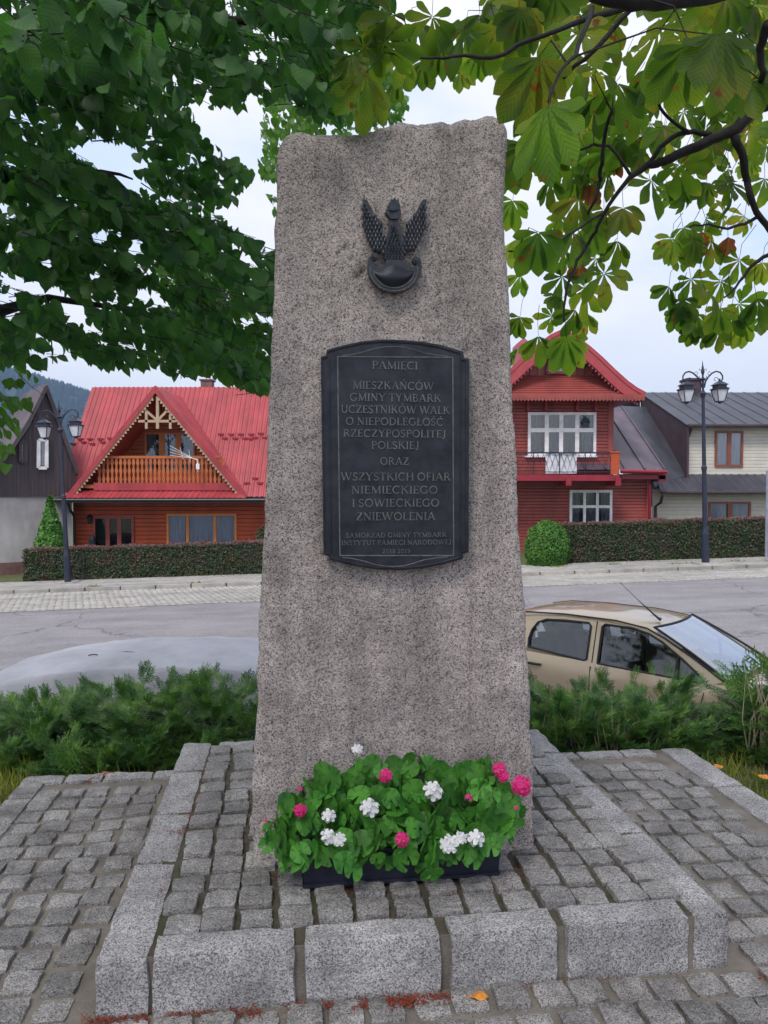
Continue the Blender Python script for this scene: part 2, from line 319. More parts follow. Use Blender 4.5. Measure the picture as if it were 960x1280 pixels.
def batch(name, tv, tf, tuv, mats, mat_=None):
    """one mesh of many copies: tv (n,3), tf list of equal-length faces, mats (k,4,4)"""
    tv = np.asarray(tv, float); tf = np.asarray(tf, int); k = len(mats); n = len(tv)
    A = np.asarray(mats, float)
    V = np.einsum('kij,nj->kni', A[:, :3, :3], tv) + A[:, None, :3, 3]
    Fc = (tf[None] + (np.arange(k) * n)[:, None, None]).reshape(-1, tf.shape[1])
    me = bpy.data.meshes.new(name); me.vertices.add(k * n); me.vertices.foreach_set('co', V.reshape(-1).astype(np.float32))
    me.loops.add(Fc.size); me.loops.foreach_set('vertex_index', Fc.reshape(-1).astype(np.int32))
    me.polygons.add(len(Fc)); me.polygons.foreach_set('loop_start', (np.arange(len(Fc)) * tf.shape[1]).astype(np.int32))
    if tuv is not None:
        uv = me.uv_layers.new(name='UVMap'); tu = np.asarray(tuv, float)
        U = np.tile(tu[tf.reshape(-1)], (k, 1)); uv.data.foreach_set('uv', U.reshape(-1).astype(np.float32))
    me.update(calc_edges=True); me.validate()
    if mat_: me.materials.append(mat_)
    return me
def frame(pos, tip, nrm, s=1., sx=1.):
    """matrix with local y along tip, z along nrm"""
    t = Vector(tip).normalized(); n = Vector(nrm); n = (n - t * n.dot(t))
    if n.length < 1e-4: n = t.orthogonal()
    n.normalize(); x = t.cross(n)
    return Matrix(((x.x*s*sx, t.x*s, n.x*s, pos[0]), (x.y*s*sx, t.y*s, n.y*s, pos[1]), (x.z*s*sx, t.z*s, n.z*s, pos[2]), (0, 0, 0, 1)))
def rv(s=1.): return Vector((random.gauss(0, s), random.gauss(0, s), random.gauss(0, s)))
def rough_block(L, W, H, n=(8, 4, 4), amp=.006, round_=.12, seed=0, fs=9):
    """rough stone block, base centre at origin; L along x, W along y"""
    mb = MB(); nx, ny, nz = n; pts = {}; 
    def vid(i, j, k):
        key = (i, j, k)
        if key not in pts:
            x, y, z = 2*i/nx-1, 2*j/ny-1, 2*k/nz-1
            q = Vector((x*L/2, y*W/2, z*H/2)); r = round_ * min(L, W, H)
            c = Vector((max(-L/2+r, min(L/2-r, q.x)), max(-W/2+r, min(W/2-r, q.y)), max(-H/2+r, min(H/2-r, q.z))))
            d = q - c
            if d.length > 1e-6 and sum(abs(a) > 1e-6 for a in d) > 1: q = c + d.normalized() * r * 1.05
            nn = Vector((mnoise.noise(q*fs+Vector((seed, 0, 0))), mnoise.noise(q*fs+Vector((0, seed+5, 0))), mnoise.noise(q*fs+Vector((0, 0, seed+9)))))
            n2 = Vector((mnoise.noise(q*fs*3+Vector((seed, 3, 0))), mnoise.noise(q*fs*3+Vector((0, seed+8, 0))), mnoise.noise(q*fs*3+Vector((0, 4, seed+9)))))
            q = q + nn * amp * 1.6 + n2 * amp * .7
            pts[key] = len(mb.v); mb.v.append((q.x, q.y, q.z + H/2))
        return pts[key]
    for i in range(nx):
        for j in range(ny):
            mb.f.append((vid(i,j,nz), vid(i+1,j,nz), vid(i+1,j+1,nz), vid(i,j+1,nz)))
    for i in range(nx):
        for k in range(nz):
            mb.f.append((vid(i,0,k), vid(i+1,0,k), vid(i+1,0,k+1), vid(i,0,k+1))); mb.f.append((vid(i+1,ny,k), vid(i,ny,k), vid(i,ny,k+1), vid(i+1,ny,k+1)))
    for j in range(ny):
        for k in range(nz):
            mb.f.append((vid(0,j+1,k), vid(0,j,k), vid(0,j,k+1), vid(0,j+1,k+1))); mb.f.append((vid(nx,j,k), vid(nx,j+1,k), vid(nx,j+1,k+1), vid(nx,j,k+1)))
    return mb
# ================================================================ GROUND, STREET
def sheet(name, x0, x1, y0, y1, zf, m, nx=2, ny=2, kind='structure', parent=None):
    mb = MB(); mb.grid(lambda u, v: (x0+(x1-x0)*u, y0(u*(x1-x0)+x0)*(1-v)+y1(u*(x1-x0)+x0)*v if callable(y0) else y0+(y1-y0)*v, zf(x0+(x1-x0)*u, v)), nx, ny)
    return obj(name, mb, m, parent, kind)
# street lines (photographed kerbs): world y as a function of x
def line(pts):
    def f(x):
        if x <= pts[0][0]: a, b = pts[0], pts[1]
        elif x >= pts[-1][0]: a, b = pts[-2], pts[-1]
        else:
            for a, b in zip(pts, pts[1:]):
                if a[0] <= x <= b[0]: break
        return a[1] + (b[1]-a[1]) * (x-a[0]) / (b[0]-a[0])
    return f
y_asph = line([(-9.1, 18.2), (-3.2, 18.7), (3.6, 19.8), (10, 20.2)])
y_kerb = line([(-10.5, 21.7), (10, 22.15)])
y_kerb2 = line([(-10.5, 21.85), (10, 22.3)])
y_walk = line([(-10, 23.95), (10, 24.3)])
def big_ground(u, v):
    x = -3200 + 6400*u; y = -400 + 3600*v
    return (x, y, -1.65 + .0*x)
mbg = MB(); xs = [-3200, -600, -100, -30, -16, 0, 16, 30, 100, 600, 3200]; ys = [-400, -60, -10, 3, 8, 14, 24.3, 26.5, 40, 120, 3200]
def gz(x, y): 
    z = street_z(x) - .06
    if y > 100 or abs(x) > 100: z = -2
    return z
mbg.v = [(x, y, gz(x, y)) for y in ys for x in xs]
nx = len(xs); mbg.f = [(j*nx+i, j*nx+i+1, (j+1)*nx+i+1, (j+1)*nx+i) for j in range(len(ys)-1) for i in range(nx-1)]
obj('ground', mbg, MT['grass_ground'], None, 'structure')
sheet('road', -60, 60, lambda x: 5.9, y_asph, lambda x, v: street_z(x), MT['asphalt'], 30, 8)
# cobbled parking strip beyond the asphalt: joined low stones
strip = sheet('cobbled_strip', -40, 40, y_asph, y_kerb, lambda x, v: street_z(x) + .006, MT['mortar2'], 30, 2)
mats_ = []
for r in range(16):
    for i in range(190):
        x = -16 + i*.17 + (.085 if r % 2 else 0) + random.gauss(0, .008); v = (r+.5)/16
        y = y_asph(x)*(1-v) + y_kerb(x)*v
        if abs(proj((x, y, -1))[0]-480) > 620: continue
        mats_.append(Matrix.Translation((x, y, street_z(x)+.004)) @ Matrix.Rotation(random.gauss(0, .06), 4, 'Z') @ Matrix.Diagonal((random.uniform(.9, 1.05), random.uniform(.9, 1.05), random.uniform(.8, 1.2), 1)))
tv = [(-.075,-.078,0),(.075,-.078,0),(.075,.078,0),(-.075,.078,0),(-.06,-.06,.02),(.06,-.06,.02),(.06,.06,.02),(-.06,.06,.02)]
tf = [(4,5,6,7),(0,1,5,4),(1,2,6,5),(2,3,7,6),(3,0,4,7)]
sm = batch('cobblestones', tv, tf, None, [np.array(m) for m in mats_], MT['paving'])
obj('cobblestones', sm, None, strip, 'stuff')
# far kerb of single stones, a real step
fk = thing('far_kerb', 'pale stone kerb running along the far side of the street', 'kerb', (0, 21.7, street_z(0)))
fk['kind'] = 'structure'
kst = rough_block(.97, .15, .26, (6, 2, 2), .004, .12, 3).mesh('kerb_stone'); kst.materials.append(MT['paving'])
for i in range(36):
    x = -17 + i*1.0; y = y_kerb(x) + .075
    if abs(proj((x, y, -1))[0]-480) > 600: continue
    o = obj('kerb_stone', kst, None, fk); o.matrix_basis = Matrix.Translation((x, y, street_z(x)-.14)) @ Matrix.Rotation(.022, 4, 'Z') @ Matrix.Rotation(-.032, 4, 'Y')
walk = sheet('pavement', -60, 60, y_kerb2, y_walk, lambda x, v: street_z(x) + .1, MT['paving'], 40, 2)
mats_ = []
for r in range(12):
    for i in range(160):
        x = -16 + i*.2; v = (r+.5)/12; y = y_kerb2(x)*(1-v) + y_walk(x)*v
        if abs(proj((x, y, -1))[0]-480) > 620: continue
        mats_.append(Matrix.Translation((x, y, street_z(x)+.1)) @ Matrix.Rotation(random.gauss(0, .01), 4, 'Z') @ Matrix.Diagonal((1.2, 1.42, random.uniform(.5, .8), 1)))
obj('paving_slabs', batch('paving_slabs', tv, tf, None, [np.array(m) for m in mats_], MT['paving']), None, walk, 'stuff')
sheet('garden_ground', -30, 30, y_walk, lambda x: 46., lambda x, v: street_z(x) + .09, MT['grass_ground'], 30, 4)

# ================================================================ TERRACE
FL = Vector((-.826, 2.269, 0)); A7 = R(7.2); EU = Vector((math.cos(A7), math.sin(A7), 0)); EV = Vector((-math.sin(A7), math.cos(A7), 0))
def PF(u, v, z=0.): return FL + EU*u + EV*v + Vector((0, 0, z))
def toPF(p): q = Vector((p[0], p[1], 0)) - FL; return q.dot(EU), q.dot(EV)
def terr_z(x, y):
    n = .02*mnoise.noise(Vector((x*2.2, y*2.2, 0)))
    if y < 4.2: return -.06 + n
    return -.06 - .17*min(1, (y-4.2)/1.3) + n
tm = MB(); tm.grid(lambda u, v: (-16+32*u, -9+14.62*v, terr_z(-16+32*u, -9+14.62*v)), 128, 60)
n0 = len(tm.v); tm.add([(-16, 5.62, -1.4), (16, 5.62, -1.4), (16, 5.62, -.26), (-16, 5.62, -.26)], [(0, 1, 2, 3)])
obj('terrace_ground', tm, MT['soil'], None, 'structure')
# parking kerb at the terrace edge: single pale blocks
rw = thing('retaining_edge', 'low row of pale kerb blocks along the edge above the parked cars', 'kerb', (0, 5.7, -1.1)); rw['kind'] = 'structure'
rbm = rough_block(.78, .17, 1.0, (6, 2, 5), .006, .08, 8).mesh('edge_block'); rbm.materials.append(MT['paving'])
for i in range(22):
    o = obj('edge_block', rbm, None, rw); o.matrix_basis = Matrix.Translation((-8.4+.8*i, 5.71, -1.215+random.gauss(0, .004)))

# plaza: mortar bed and setts
U0, U1, V0, V1 = -.90, 2.96, -2.9, 2.05
pl = MB(); pl.grid(lambda u, v: PF(U0+(U1-U0)*u, V0+(V1-V0)*v, -.004), 4, 4); 
plaza = obj('sett_pavement', pl, MT['mortar2'], None, 'structure')
ps = MB()
for (a, b) in (((U0, V0), (U0, V1)), ((U0, V1), (U1, V1)), ((U1, V1), (U1, V0))):
    p, q = PF(*a, -.005), PF(*b, -.005); ps.quad(p, q, q-Vector((0, 0, .2)), p-Vector((0, 0, .2)))
obj('bed_edge', ps, MT['mortar2'], plaza)
SV = []
for s in range(8):
    random.seed(100+s); b = rough_block(.1145, .1145, .07, (6, 6, 2), .0040, .14, s*7.3, 24)
    me = b.mesh('sett'); me.materials.append(MT['cobble']); SV.append((me, b))
random.seed(11)
places = []
nu = int((U1-U0)/.128); nv = int((V1-V0)/.132)
for j in range(nv):
    sh = random.gauss(0, .012)
    for i in range(nu):
        u = U0+.07+i*.1285+sh+random.gauss(0, .006); v = V0+.03+j*.133+random.gauss(0, .006) + .012*math.sin(i*.5+j*.3)
        if -.09 < u < 2.05 and -.05 < v < 2.0: continue
        if u > U1-.2 or (u < U0+.19): continue
        if v > V1-.16: continue
        places.append((u, v))
def vis(u, v):
    x, y = proj(PF(u, v)); return -40 < x < 1000 and y < 1330
seen = [p for p in places if vis(*p)]; rest = [p for p in places if not vis(*p)]
seen.sort(key=lambda p: (PF(*p)-Vector((0, 0, 0))).length)
def stone_mx(u, v, z=-.058, sc=1.):
    return Matrix.Translation(PF(u, v, z+random.gauss(0, .0035))) @ Matrix.Rotation(A7+random.gauss(0, .035)+random.choice((0, math.pi/2, math.pi)), 4, 'Z') @ \
        Matrix.Rotation(random.gauss(0, .03), 4, 'X') @ Matrix.Rotation(random.gauss(0, .03), 4, 'Y') @ Matrix.Diagonal((sc*random.uniform(.92, 1.01), sc*random.uniform(.92, 1.01), 1, 1))
for (u, v) in seen[:292]:
    o = obj('sett', random.choice(SV)[0], None, plaza); o.matrix_basis = stone_mx(u, v)
allr = seen[292:] + rest; random.shuffle(allr); VV = []; FF = []; off = 0
for s in range(8):
    b = SV[s][1]; tvv = np.array(b.v)
    for (u, v) in allr[s::8]:
        m = np.array(stone_mx(u, v)); VV.append(tvv @ m[:3, :3].T + m[:3, 3]); FF += [tuple(i+off for i in f) for f in b.f]; off += len(tvv)
me = bpy.data.meshes.new('setts'); me.from_pydata(np.concatenate(VV).tolist(), [], FF); me.materials.append(MT['cobble_all'])
obj('distant_setts', me, None, plaza, 'stuff')
# border stones of the plaza: right edge, back edge, left edge
def kerbstone(name, u0, v0, u1, v1, wid, H, ztop, m, parent, seed):
    p, q = PF(u0, v0), PF(u1, v1); Ln = (q-p).length
    b = rough_block(Ln-.012, wid, H, (max(4, int(Ln/.03)), 5, 6), .0042, .09, seed, 12); me = b.mesh(name); me.materials.append(m)
    o = obj(name, me, None, parent, smooth=False)
    d = q-p; o.matrix_basis = Matrix.Translation((p+q)/2 + Vector((0, 0, ztop-H))) @ Matrix.Rotation(math.atan2(d.y, d.x), 4, 'Z'); return o
for k in range(8):
    L_ = .62; v = V1 - k*L_; kerbstone('border_stone', U1-.09, v-L_, U1-.09, v, .17, .14, .012, MT['kerb'], plaza, k*3.1)
    for q_ in (0, 1): kerbstone('border_stone', U0+.065, v-L_+q_*.31, U0+.065, v-.31+q_*.31, .13, .12, .010, MT['cobble_all'], plaza, k*3.7+60+q_*9)
x = U0
for k in range(20):
    l = random.uniform(.2, .30)
    if x > U1-.24: break
    l = min(l, U1-.185-x)
    kerbstone('border_stone', x, V1-.06, x+l, V1-.06, .11, .12, .012, MT['kerb'], plaza, k*5.1+40); x += l

# ================================================================ STEPPED BASE
base = thing('monument_base', 'low square base of granite kerbs and setts under the tall granite stone', 'base', PF(1, 1, 0))
PH = .18
mo = MB(); mo.grid(lambda u, v: PF(.06+1.88*u, .012+1.91*v, PH-.010+.004*mnoise.noise(Vector((u*30, v*30, 0)))), 40, 40)
mo2 = MB(); mo2.add([PF(.06, .012, PH-.006), PF(1.94, .012, PH-.006), PF(1.94, 1.92, PH-.006), PF(.06, 1.92, PH-.006), PF(.06, .012, -.02), PF(1.94, .012, -.02), PF(1.94, 1.92, -.02), PF(.06, 1.92, -.02)],
       [(0, 1, 5, 4), (1, 2, 6, 5), (2, 3, 7, 6), (3, 0, 4, 7)])
obj('mortar', mo, MT['mortar'], base); obj('mortar_face', mo2, MT['mortar2'], base)
for k, (u, u2) in enumerate(((.118, .552), (.578, 1.012), (1.04, 1.398), (1.425, 1.845))):
    kerbstone('kerb_block', u, .048, u2+.008, .048, .116, .205, PH+.006, MT['kerb'], base, k*4.7+2)
for side, uu in (('l', .035), ('r', 1.935)):
    v = -.012 if side == 'l' else .0
    for k, l in enumerate((.62, .44, .50, .48) if side == 'l' else (.62, .50, .46, .40)):
        kerbstone('kerb_block', uu, v, uu, min(v+l, 2.0), .155 if side == 'l' else .125, .20, PH-.002, MT['kerb'], base, k*2.7+(50 if side == 'l' else 80)); v += l+.004
u = .15
for k in range(6):
    kerbstone('kerb_block', u, 1.93, u+.28, 1.93, .12, .19, PH, MT['kerb'], base, k*6.1+120); u += .285
random.seed(23); plc = []
for j in range(14):
    for i in range(14):
        u = .178+i*.1275+random.gauss(0, .006); v = .172+j*.1285+random.gauss(0, .005)
        if u > 1.87 or v > 1.87: continue
        if .46 < u < 1.43 and .56 < v < .86: continue
        plc.append((u, v))
for (u, v) in plc:
    o = obj('sett', random.choice(SV)[0], None, base); o.matrix_basis = stone_mx(u, v, PH-.062, 1.0)

# ================================================================ THE GRANITE STELE
SO = PF(.946, .519, PH-.01); SN = Vector((math.sin(A7), -math.cos(A7), 0))
def Q(px, py, off=0.):
    """(u, z) on the stele front plane under pixel"""
    x = (px-480)/960; y = -(py-640)/960
    d = Vector((x, math.cos(PITCH)+y*math.sin(PITCH), -math.sin(PITCH)+y*math.cos(PITCH)))
    o = Vector((0, 0, 1.6)); pl_ = SO + SN*off
    t = (pl_-o).dot(SN)/d.dot(SN); p = o+d*t; return (p-SO).dot(EU), p.z-SO.z
def S3(u, z, off=0.): return SO + EU*u + SN*off + Vector((0, 0, z))
Lp = [(318,1085),(316,1050),(314,990),(318,930),(322,880),(322,800),(326,740),(331,640),(336,500),(341,400),(345,260),(347,190),(349,168),(352,150)]
Rp = [(668,1072),(667,950),(664,870),(660,800),(655,720),(650,620),(645,520),(641,440),(638,350),(632,280),(634,210),(636,160),(637,145),(637,130)]
Tp = [(350,175),(357,161),(370,156),(400,160),(425,160),(440,162),(470,154),(500,147),(530,149),(560,146),(585,144),(600,141),(622,138),(634,142),(638,150)]
Lq = sorted([Q(*p)[::-1] for p in Lp]); Rq = sorted([Q(*p)[::-1] for p in Rp]); Tq = sorted([Q(*p) for p in Tp])
def itp(q, x):
    return float(np.interp(x, [a for a, b in q], [b for a, b in q]))
NF, NS, NZ, TH = 130, 14, 300, .34
ring = []
for i in range(NF): ring.append((-1+2*i/(NF-1), -1))
for i in range(1, NS): ring.append((1, -1+2*i/NS))
for i in range(NF): ring.append((1-2*i/(NF-1), 1))
for i in range(1, NS): ring.append((-1, 1-2*i/NS))
NR = len(ring); st = MB()
def stele_pt(a, b, t):
    s = (a+1)/2
    zt = itp(Tq, itp([(0, Tq[0][0]), (1, Tq[-1][0])], s)) + .012*mnoise.fractal(Vector((a*9, b*2, 3)), 1, 2, 3)
    z = t*zt
    l, r = itp(Lq, z), itp(Rq, z)
    edge = max(0, abs(a)-.94)/.06
    l += .006*mnoise.noise(Vector((1, z*9, 0)))+.003*mnoise.noise(Vector((1, z*35, 5))); r += .006*mnoise.noise(Vector((7, z*9, 0)))+.003*mnoise.noise(Vector((7, z*35, 5)))
    x = l+(r-l)*s
    bb = b*(1-.07*edge**2)
    y = -.5*TH*(bb+1)                      # depth behind the front plane, negative = away
    q = Vector((x*3.2, z*3.2, b*1.7))
    d = .016*mnoise.fractal(q*1.3, 1, 2, 2) + .0035*mnoise.fractal(q*9, 1, 2, 3) + .0022*mnoise.noise(q*38)
    if b < 0:
        d -= .008*max(0, 1-abs(x-.30)/.012) * (1 if z < 1.05 else 0)                         # shallow drill line low on the right
        d += .012*(1 if x > .31 else 0)*max(0, min(1, (1.05-z)*4))
        d -= .014*max(0, 1-abs(x-.215)/.02)*max(0, min(1, (z-2.55)*5))                 # vertical groove at the top
        d -= .022*max(0, (t-.985)/.015)**2
        d -= .025*max(0, min(1, (z-2.66)*9))*max(0, min(1, (.05-x)*6))*.8
        for (hx, hz, hr) in ((-.19, 2.32, .014), (-.17, 2.28, .014), (-.125, 2.24, .016), (-.14, 2.22, .02), (.02, 2.14, .01), (.27, 1.95, .012)):
            d -= .012*max(0, 1-((x-hx)**2+(z-hz)**2)/hr**2)
    p = SO + EU*x + Vector((0, 0, z)) + SN*(y + (d if b < 0 else -d) - .02)
    return p
for k in range(NZ+1):
    for (a, b) in ring: st.v.append(tuple(stele_pt(a, b, k/NZ)))
for k in range(NZ):
    for i in range(NR):
        i2 = (i+1) % NR; st.f.append((k*NR+i, k*NR+i2, (k+1)*NR+i2, (k+1)*NR+i))
top = NZ*NR; prev = [top+i for i in range(NF)]
NB = 5
back = [top + NF+NS-1+(NF-1-i) for i in range(NF)]
rows = [prev]
for j in range(1, NB):
    row = []
    for i in range(NF):
        f = Vector(st.v[prev[i]]); g = Vector(st.v[back[i]]); p = f.lerp(g, j/NB) + Vector((0, 0, .02+.012*mnoise.noise(Vector((i*.2, j, 0)))))
        row.append(len(st.v)); st.v.append(tuple(p))
    rows.append(row)
rows.append(back)
for j in range(NB):
    for i in range(NF-1): st.f.append((rows[j][i], rows[j][i+1], rows[j+1][i+1], rows[j+1][i]))
stele = thing('granite_monument', 'tall rough granite stone with a dark plaque and eagle emblem, standing on the sett base', 'monument', tuple(SO))
obj('stone', st, MT['granite'], stele, smooth=True)

# ---- plaque
def Qp(px, py): return Q(px, py, .0)
PO = .018      # plaque back sits on the rough face
def pq(x, y, off): u, z = Q(x, y, off); return S3(u, z, off)
outer = [(401,447),(407,446),(408,439),(425,434),(450,428.5),(475,426),(500,426.5),(525,428.5),(550,433),(577,441),(578,449),(584.5,450),
         (583.7,690),(577,691),(576,698),(555,704),(527,709.5),(497,712),(470,711),(445,707),(412,699),(411,694),(404.5,693)]
pb = MB(); pb.prism([pq(x, y, .0) for x, y in outer], SN*.028)
plaque = obj('plaque', pb, MT['bronze'], stele)
def inset(poly, k):
    cx = sum(p[0] for p in poly)/len(poly); cy = sum(p[1] for p in poly)/len(poly)
    return [(cx+(x-cx)*(1-k/abs(584-404)*2), cy+(y-cy)*(1-k/280*2)) for x, y in poly]
def rimtube(pts, r, off, close=True):
    mb = MB(); p3 = [pq(x, y, off) for x, y in pts]
    if close: p3.append(p3[0])
    for a, b in zip(p3, p3[1:]): mb.tube([a, b], r, 6)
    return mb
obj('rim', rimtube(inset(outer, 1.2), .0045, .028), MT['bronze'], plaque)
obj('inner_frame', rimtube([(422,446),(566,447),(567,694.6),(425,694.6)], .0028, .0285), MT['bronze_hi'], plaque)
obj('side_moulding', rimtube([(412,447),(414,692)], .003, .0285, False), MT['bronze'], plaque)
obj('side_moulding', rimtube([(576,452),(575.5,690)], .003, .0285, False), MT['bronze'], plaque)
arc = [(428,444.5),(440,443.5),(455,440),(468,436),(480,433.8),(492,433.2),(505,434),(518,437.5),(530,441.5),(545,444),(560,445.5)]
obj('scroll_line', rimtube(arc, .0022, .0285, False), MT['bronze_hi'], plaque)
obj('scroll_line', rimtube([(x, 1142-y-.5) for x, y in arc], .0022, .0285, False), MT['bronze_hi'], plaque)

# ---- raised serif capitals, drawn stroke by stroke in a unit box (height 1)
def arcp(cx, cy, rx, ry, a0, a1, n=10): return [(cx+rx*math.cos(R(a0+(a1-a0)*i/n)), cy+ry*math.sin(R(a0+(a1-a0)*i/n))) for i in range(n+1)]
T_, H_ = .15, .07
def srf(x, y, w=.26): return ([(x-w/2, y), (x+w/2, y)], .055)
def stem(x): return [([(x, 0), (x, 1)], T_), srf(x, .03), srf(x, .97)]
GLY = {}
GLY['I'] = (.30, stem(.15))
GLY['P'] = (.62, stem(.15)+[([(.15, .96)]+arcp(.32, .73, .24, .23, 90, -90)+[(.15, .5)], .1)])
GLY['A'] = (.86, [([(.10, 0), (.42, 1)], H_), ([(.42, 1), (.76, 0)], T_), ([(.2, .33), (.64, .33)], .06), srf(.10, .03, .24), srf(.76, .03, .24)])
GLY['M'] = (1.0, [([(.14, 0), (.16, .98)], H_), ([(.16, .98), (.5, .06)], T_), ([(.5, .06), (.84, .98)], H_), ([(.84, .98), (.86, 0)], T_), srf(.14, .03, .22), srf(.86, .03), srf(.1, .97, .16), srf(.9, .97, .16)])
GLY['N'] = (.86, [([(.15, 0), (.15, .98)], H_), ([(.15, .98), (.71, .02)], T_), ([(.71, .02), (.71, 1)], H_), srf(.15, .03, .22), srf(.1, .97, .18), srf(.71, .97, .24)])
GLY['E'] = (.62, stem(.15)+[([(.15, .96), (.54, .96)], .07), ([(.15, .52), (.44, .52)], .06), ([(.15, .04), (.57, .04)], .07), ([(.55, .98), (.55, .80)], .05), ([(.57, .02), (.57, .22)], .05), ([(.44, .62), (.44, .42)], .045)])
GLY['F'] = (.58, stem(.15)+[([(.15, .96), (.53, .96)], .07), ([(.15, .52), (.42, .52)], .06), ([(.53, .98), (.53, .80)], .05), ([(.42, .62), (.42, .42)], .045)])
GLY['L'] = (.60, stem(.15)+[([(.15, .04), (.55, .04)], .07), ([(.55, .02), (.55, .24)], .05)])
GLY['T'] = (.70, [([(.35, 0), (.35, 1)], T_), srf(.35, .03), ([(.04, .96), (.66, .96)], .07), ([(.05, .98), (.05, .78)], .05), ([(.65, .98), (.65, .78)], .05)])
GLY['H'] = (.86, stem(.15)+stem(.71)+[([(.15, .5), (.71, .5)], .06)])
GLY['K'] = (.80, stem(.15)+[([(.15, .42), (.62, .96)], H_), ([(.33, .6), (.70, .02)], T_), srf(.72, .03, .2), srf(.63, .97, .2)])
GLY['R'] = (.76, stem(.15)+[([(.15, .96)]+arcp(.32, .74, .22, .22, 90, -90)+[(.15, .52)], .1), ([(.34, .52), (.68, .02)], T_), srf(.70, .03, .16)])
GLY['B'] = (.68, stem(.15)+[([(.15, .96)]+arcp(.32, .74, .20, .22, 90, -90)+[(.15, .52)], .09), ([(.3, .52)]+arcp(.34, .28, .24, .24, 90, -90)+[(.15, .04)], .1)])
GLY['D'] = (.82, stem(.15)+[([(.15, .96), (.3, .96)]+arcp(.34, .5, .38, .46, 80, -80)+[(.3, .04), (.15, .04)], .11)])
GLY['O'] = (.90, [(arcp(.45, .5, .37, .47, 90, 450, 24), .12)])
GLY['C'] = (.80, [(arcp(.45, .5, .37, .47, 48, 312, 18), .12), ([(.70, .98), (.70, .76)], .05), ([(.70, .2), (.70, .08)], .05)])
GLY['G'] = (.86, [(arcp(.45, .5, .37, .47, 48, 318, 18), .12), ([(.72, .98), (.72, .76)], .05), ([(.72, .42), (.72, .08)], .12), srf(.72, .44, .24)])
GLY['S'] = (.58, [(arcp(.29, .74, .19, .22, 30, 250, 12)+arcp(.28, .26, .21, .23, 75, -150, 12), .11), ([(.48, .98), (.48, .78)], .05), ([(.06, .22), (.06, .02)], .05)])
GLY['J'] = (.44, [([(.26, 1), (.26, .2), (.22, .02), (.12, -.1), (.02, -.1)], .13), srf(.26, .97)])
GLY['U'] = (.84, [([(.16, 1), (.16, .3)]+arcp(.43, .3, .27, .27, 180, 360)+[(.70, 1)], .11), srf(.16, .97), srf(.70, .97, .22)])
GLY['W'] = (1.18, [([(.08, 1), (.36, .02)], T_), ([(.36, .02), (.58, .96)], H_), ([(.54, 1), (.82, .02)], T_), ([(.82, .02), (1.1, 1)], H_), srf(.08, .97, .24), srf(.56, .97, .24), srf(1.1, .97, .2)])
GLY['Y'] = (.78, [([(.07, 1), (.38, .48)], T_), ([(.38, .48), (.70, 1)], H_), ([(.38, .5), (.38, 0)], T_), srf(.38, .03), srf(.08, .97, .22), srf(.70, .97, .2)])
GLY['Z'] = (.70, [([(.08, .96), (.62, .96)], .07), ([(.60, .96), (.08, .04)], T_), ([(.08, .04), (.64, .04)], .07), ([(.09, .98), (.09, .78)], .05), ([(.63, .02), (.63, .24)], .05)])
GLY['0'] = (.60, [(arcp(.3, .5, .21, .47, 90, 450, 20), .1)])
GLY['1'] = (.40, [([(.2, 0), (.2, 1)], T_), srf(.2, .03), ([(.2, .97), (.07, .84)], .06)])
GLY['2'] = (.58, [(arcp(.27, .72, .2, .24, 160, -35, 10)+[(.06, .05)], .1), ([(.06, .05), (.54, .05)], .1)])
GLY['8'] = (.58, [(arcp(.29, .75, .17, .21, 90, 450, 16), .09), (arcp(.29, .27, .2, .24, 90, 450, 16), .1)])
GLY['9'] = (.58, [(arcp(.28, .68, .19, .28, 90, 450, 16), .1), ([(.47, .68), (.42, .25), (.14, .02)], .1)])
ACC = {'Ę': ('E', [([(.50, .02), (.44, -.12), (.56, -.2)], .06)]), 'Ą': ('A', [([(.76, .02), (.70, -.12), (.82, -.2)], .06)]), 'Ń': ('N', [([(.38, 1.12), (.52, 1.3)], .09)]),
       'Ó': ('O', [([(.40, 1.12), (.54, 1.3)], .09)]), 'Ć': ('C', [([(.42, 1.12), (.56, 1.3)], .09)]), 'Ś': ('S', [([(.26, 1.12), (.4, 1.3)], .09)]), 'Ł': ('L', [([(.0, .38), (.36, .64)], .08)])}
def ribbon(mb, pts, wd, top, f):
    """raised stroke: f(x, y, h) -> world point"""
    n = len(pts); L_, R_ = [], []
    for i in range(n):
        a = pts[max(i-1, 0)]; b = pts[min(i+1, n-1)]; dx, dy = b[0]-a[0], b[1]-a[1]; l = math.hypot(dx, dy) or 1
        nx_, ny_ = -dy/l*wd/2, dx/l*wd/2; L_.append((pts[i][0]+nx_, pts[i][1]+ny_)); R_.append((pts[i][0]-nx_, pts[i][1]-ny_))
    b = len(mb.v)
    for i in range(n):
        for (x, y), h in ((L_[i], 0), (L_[i], top), (R_[i], top), (R_[i], 0)): mb.v.append(tuple(f(x, y, h)))
    for i in range(n-1):
        p, q = b+4*i, b+4*i+4; mb.f += [(p, q, q+1, p+1), (p+1, q+1, q+2, p+2), (p+2, q+2, q+3, p+3)]
    mb.f += [(b, b+1, b+2, b+3), (b+4*n-1, b+4*n-2, b+4*n-3, b+4*n-4)]
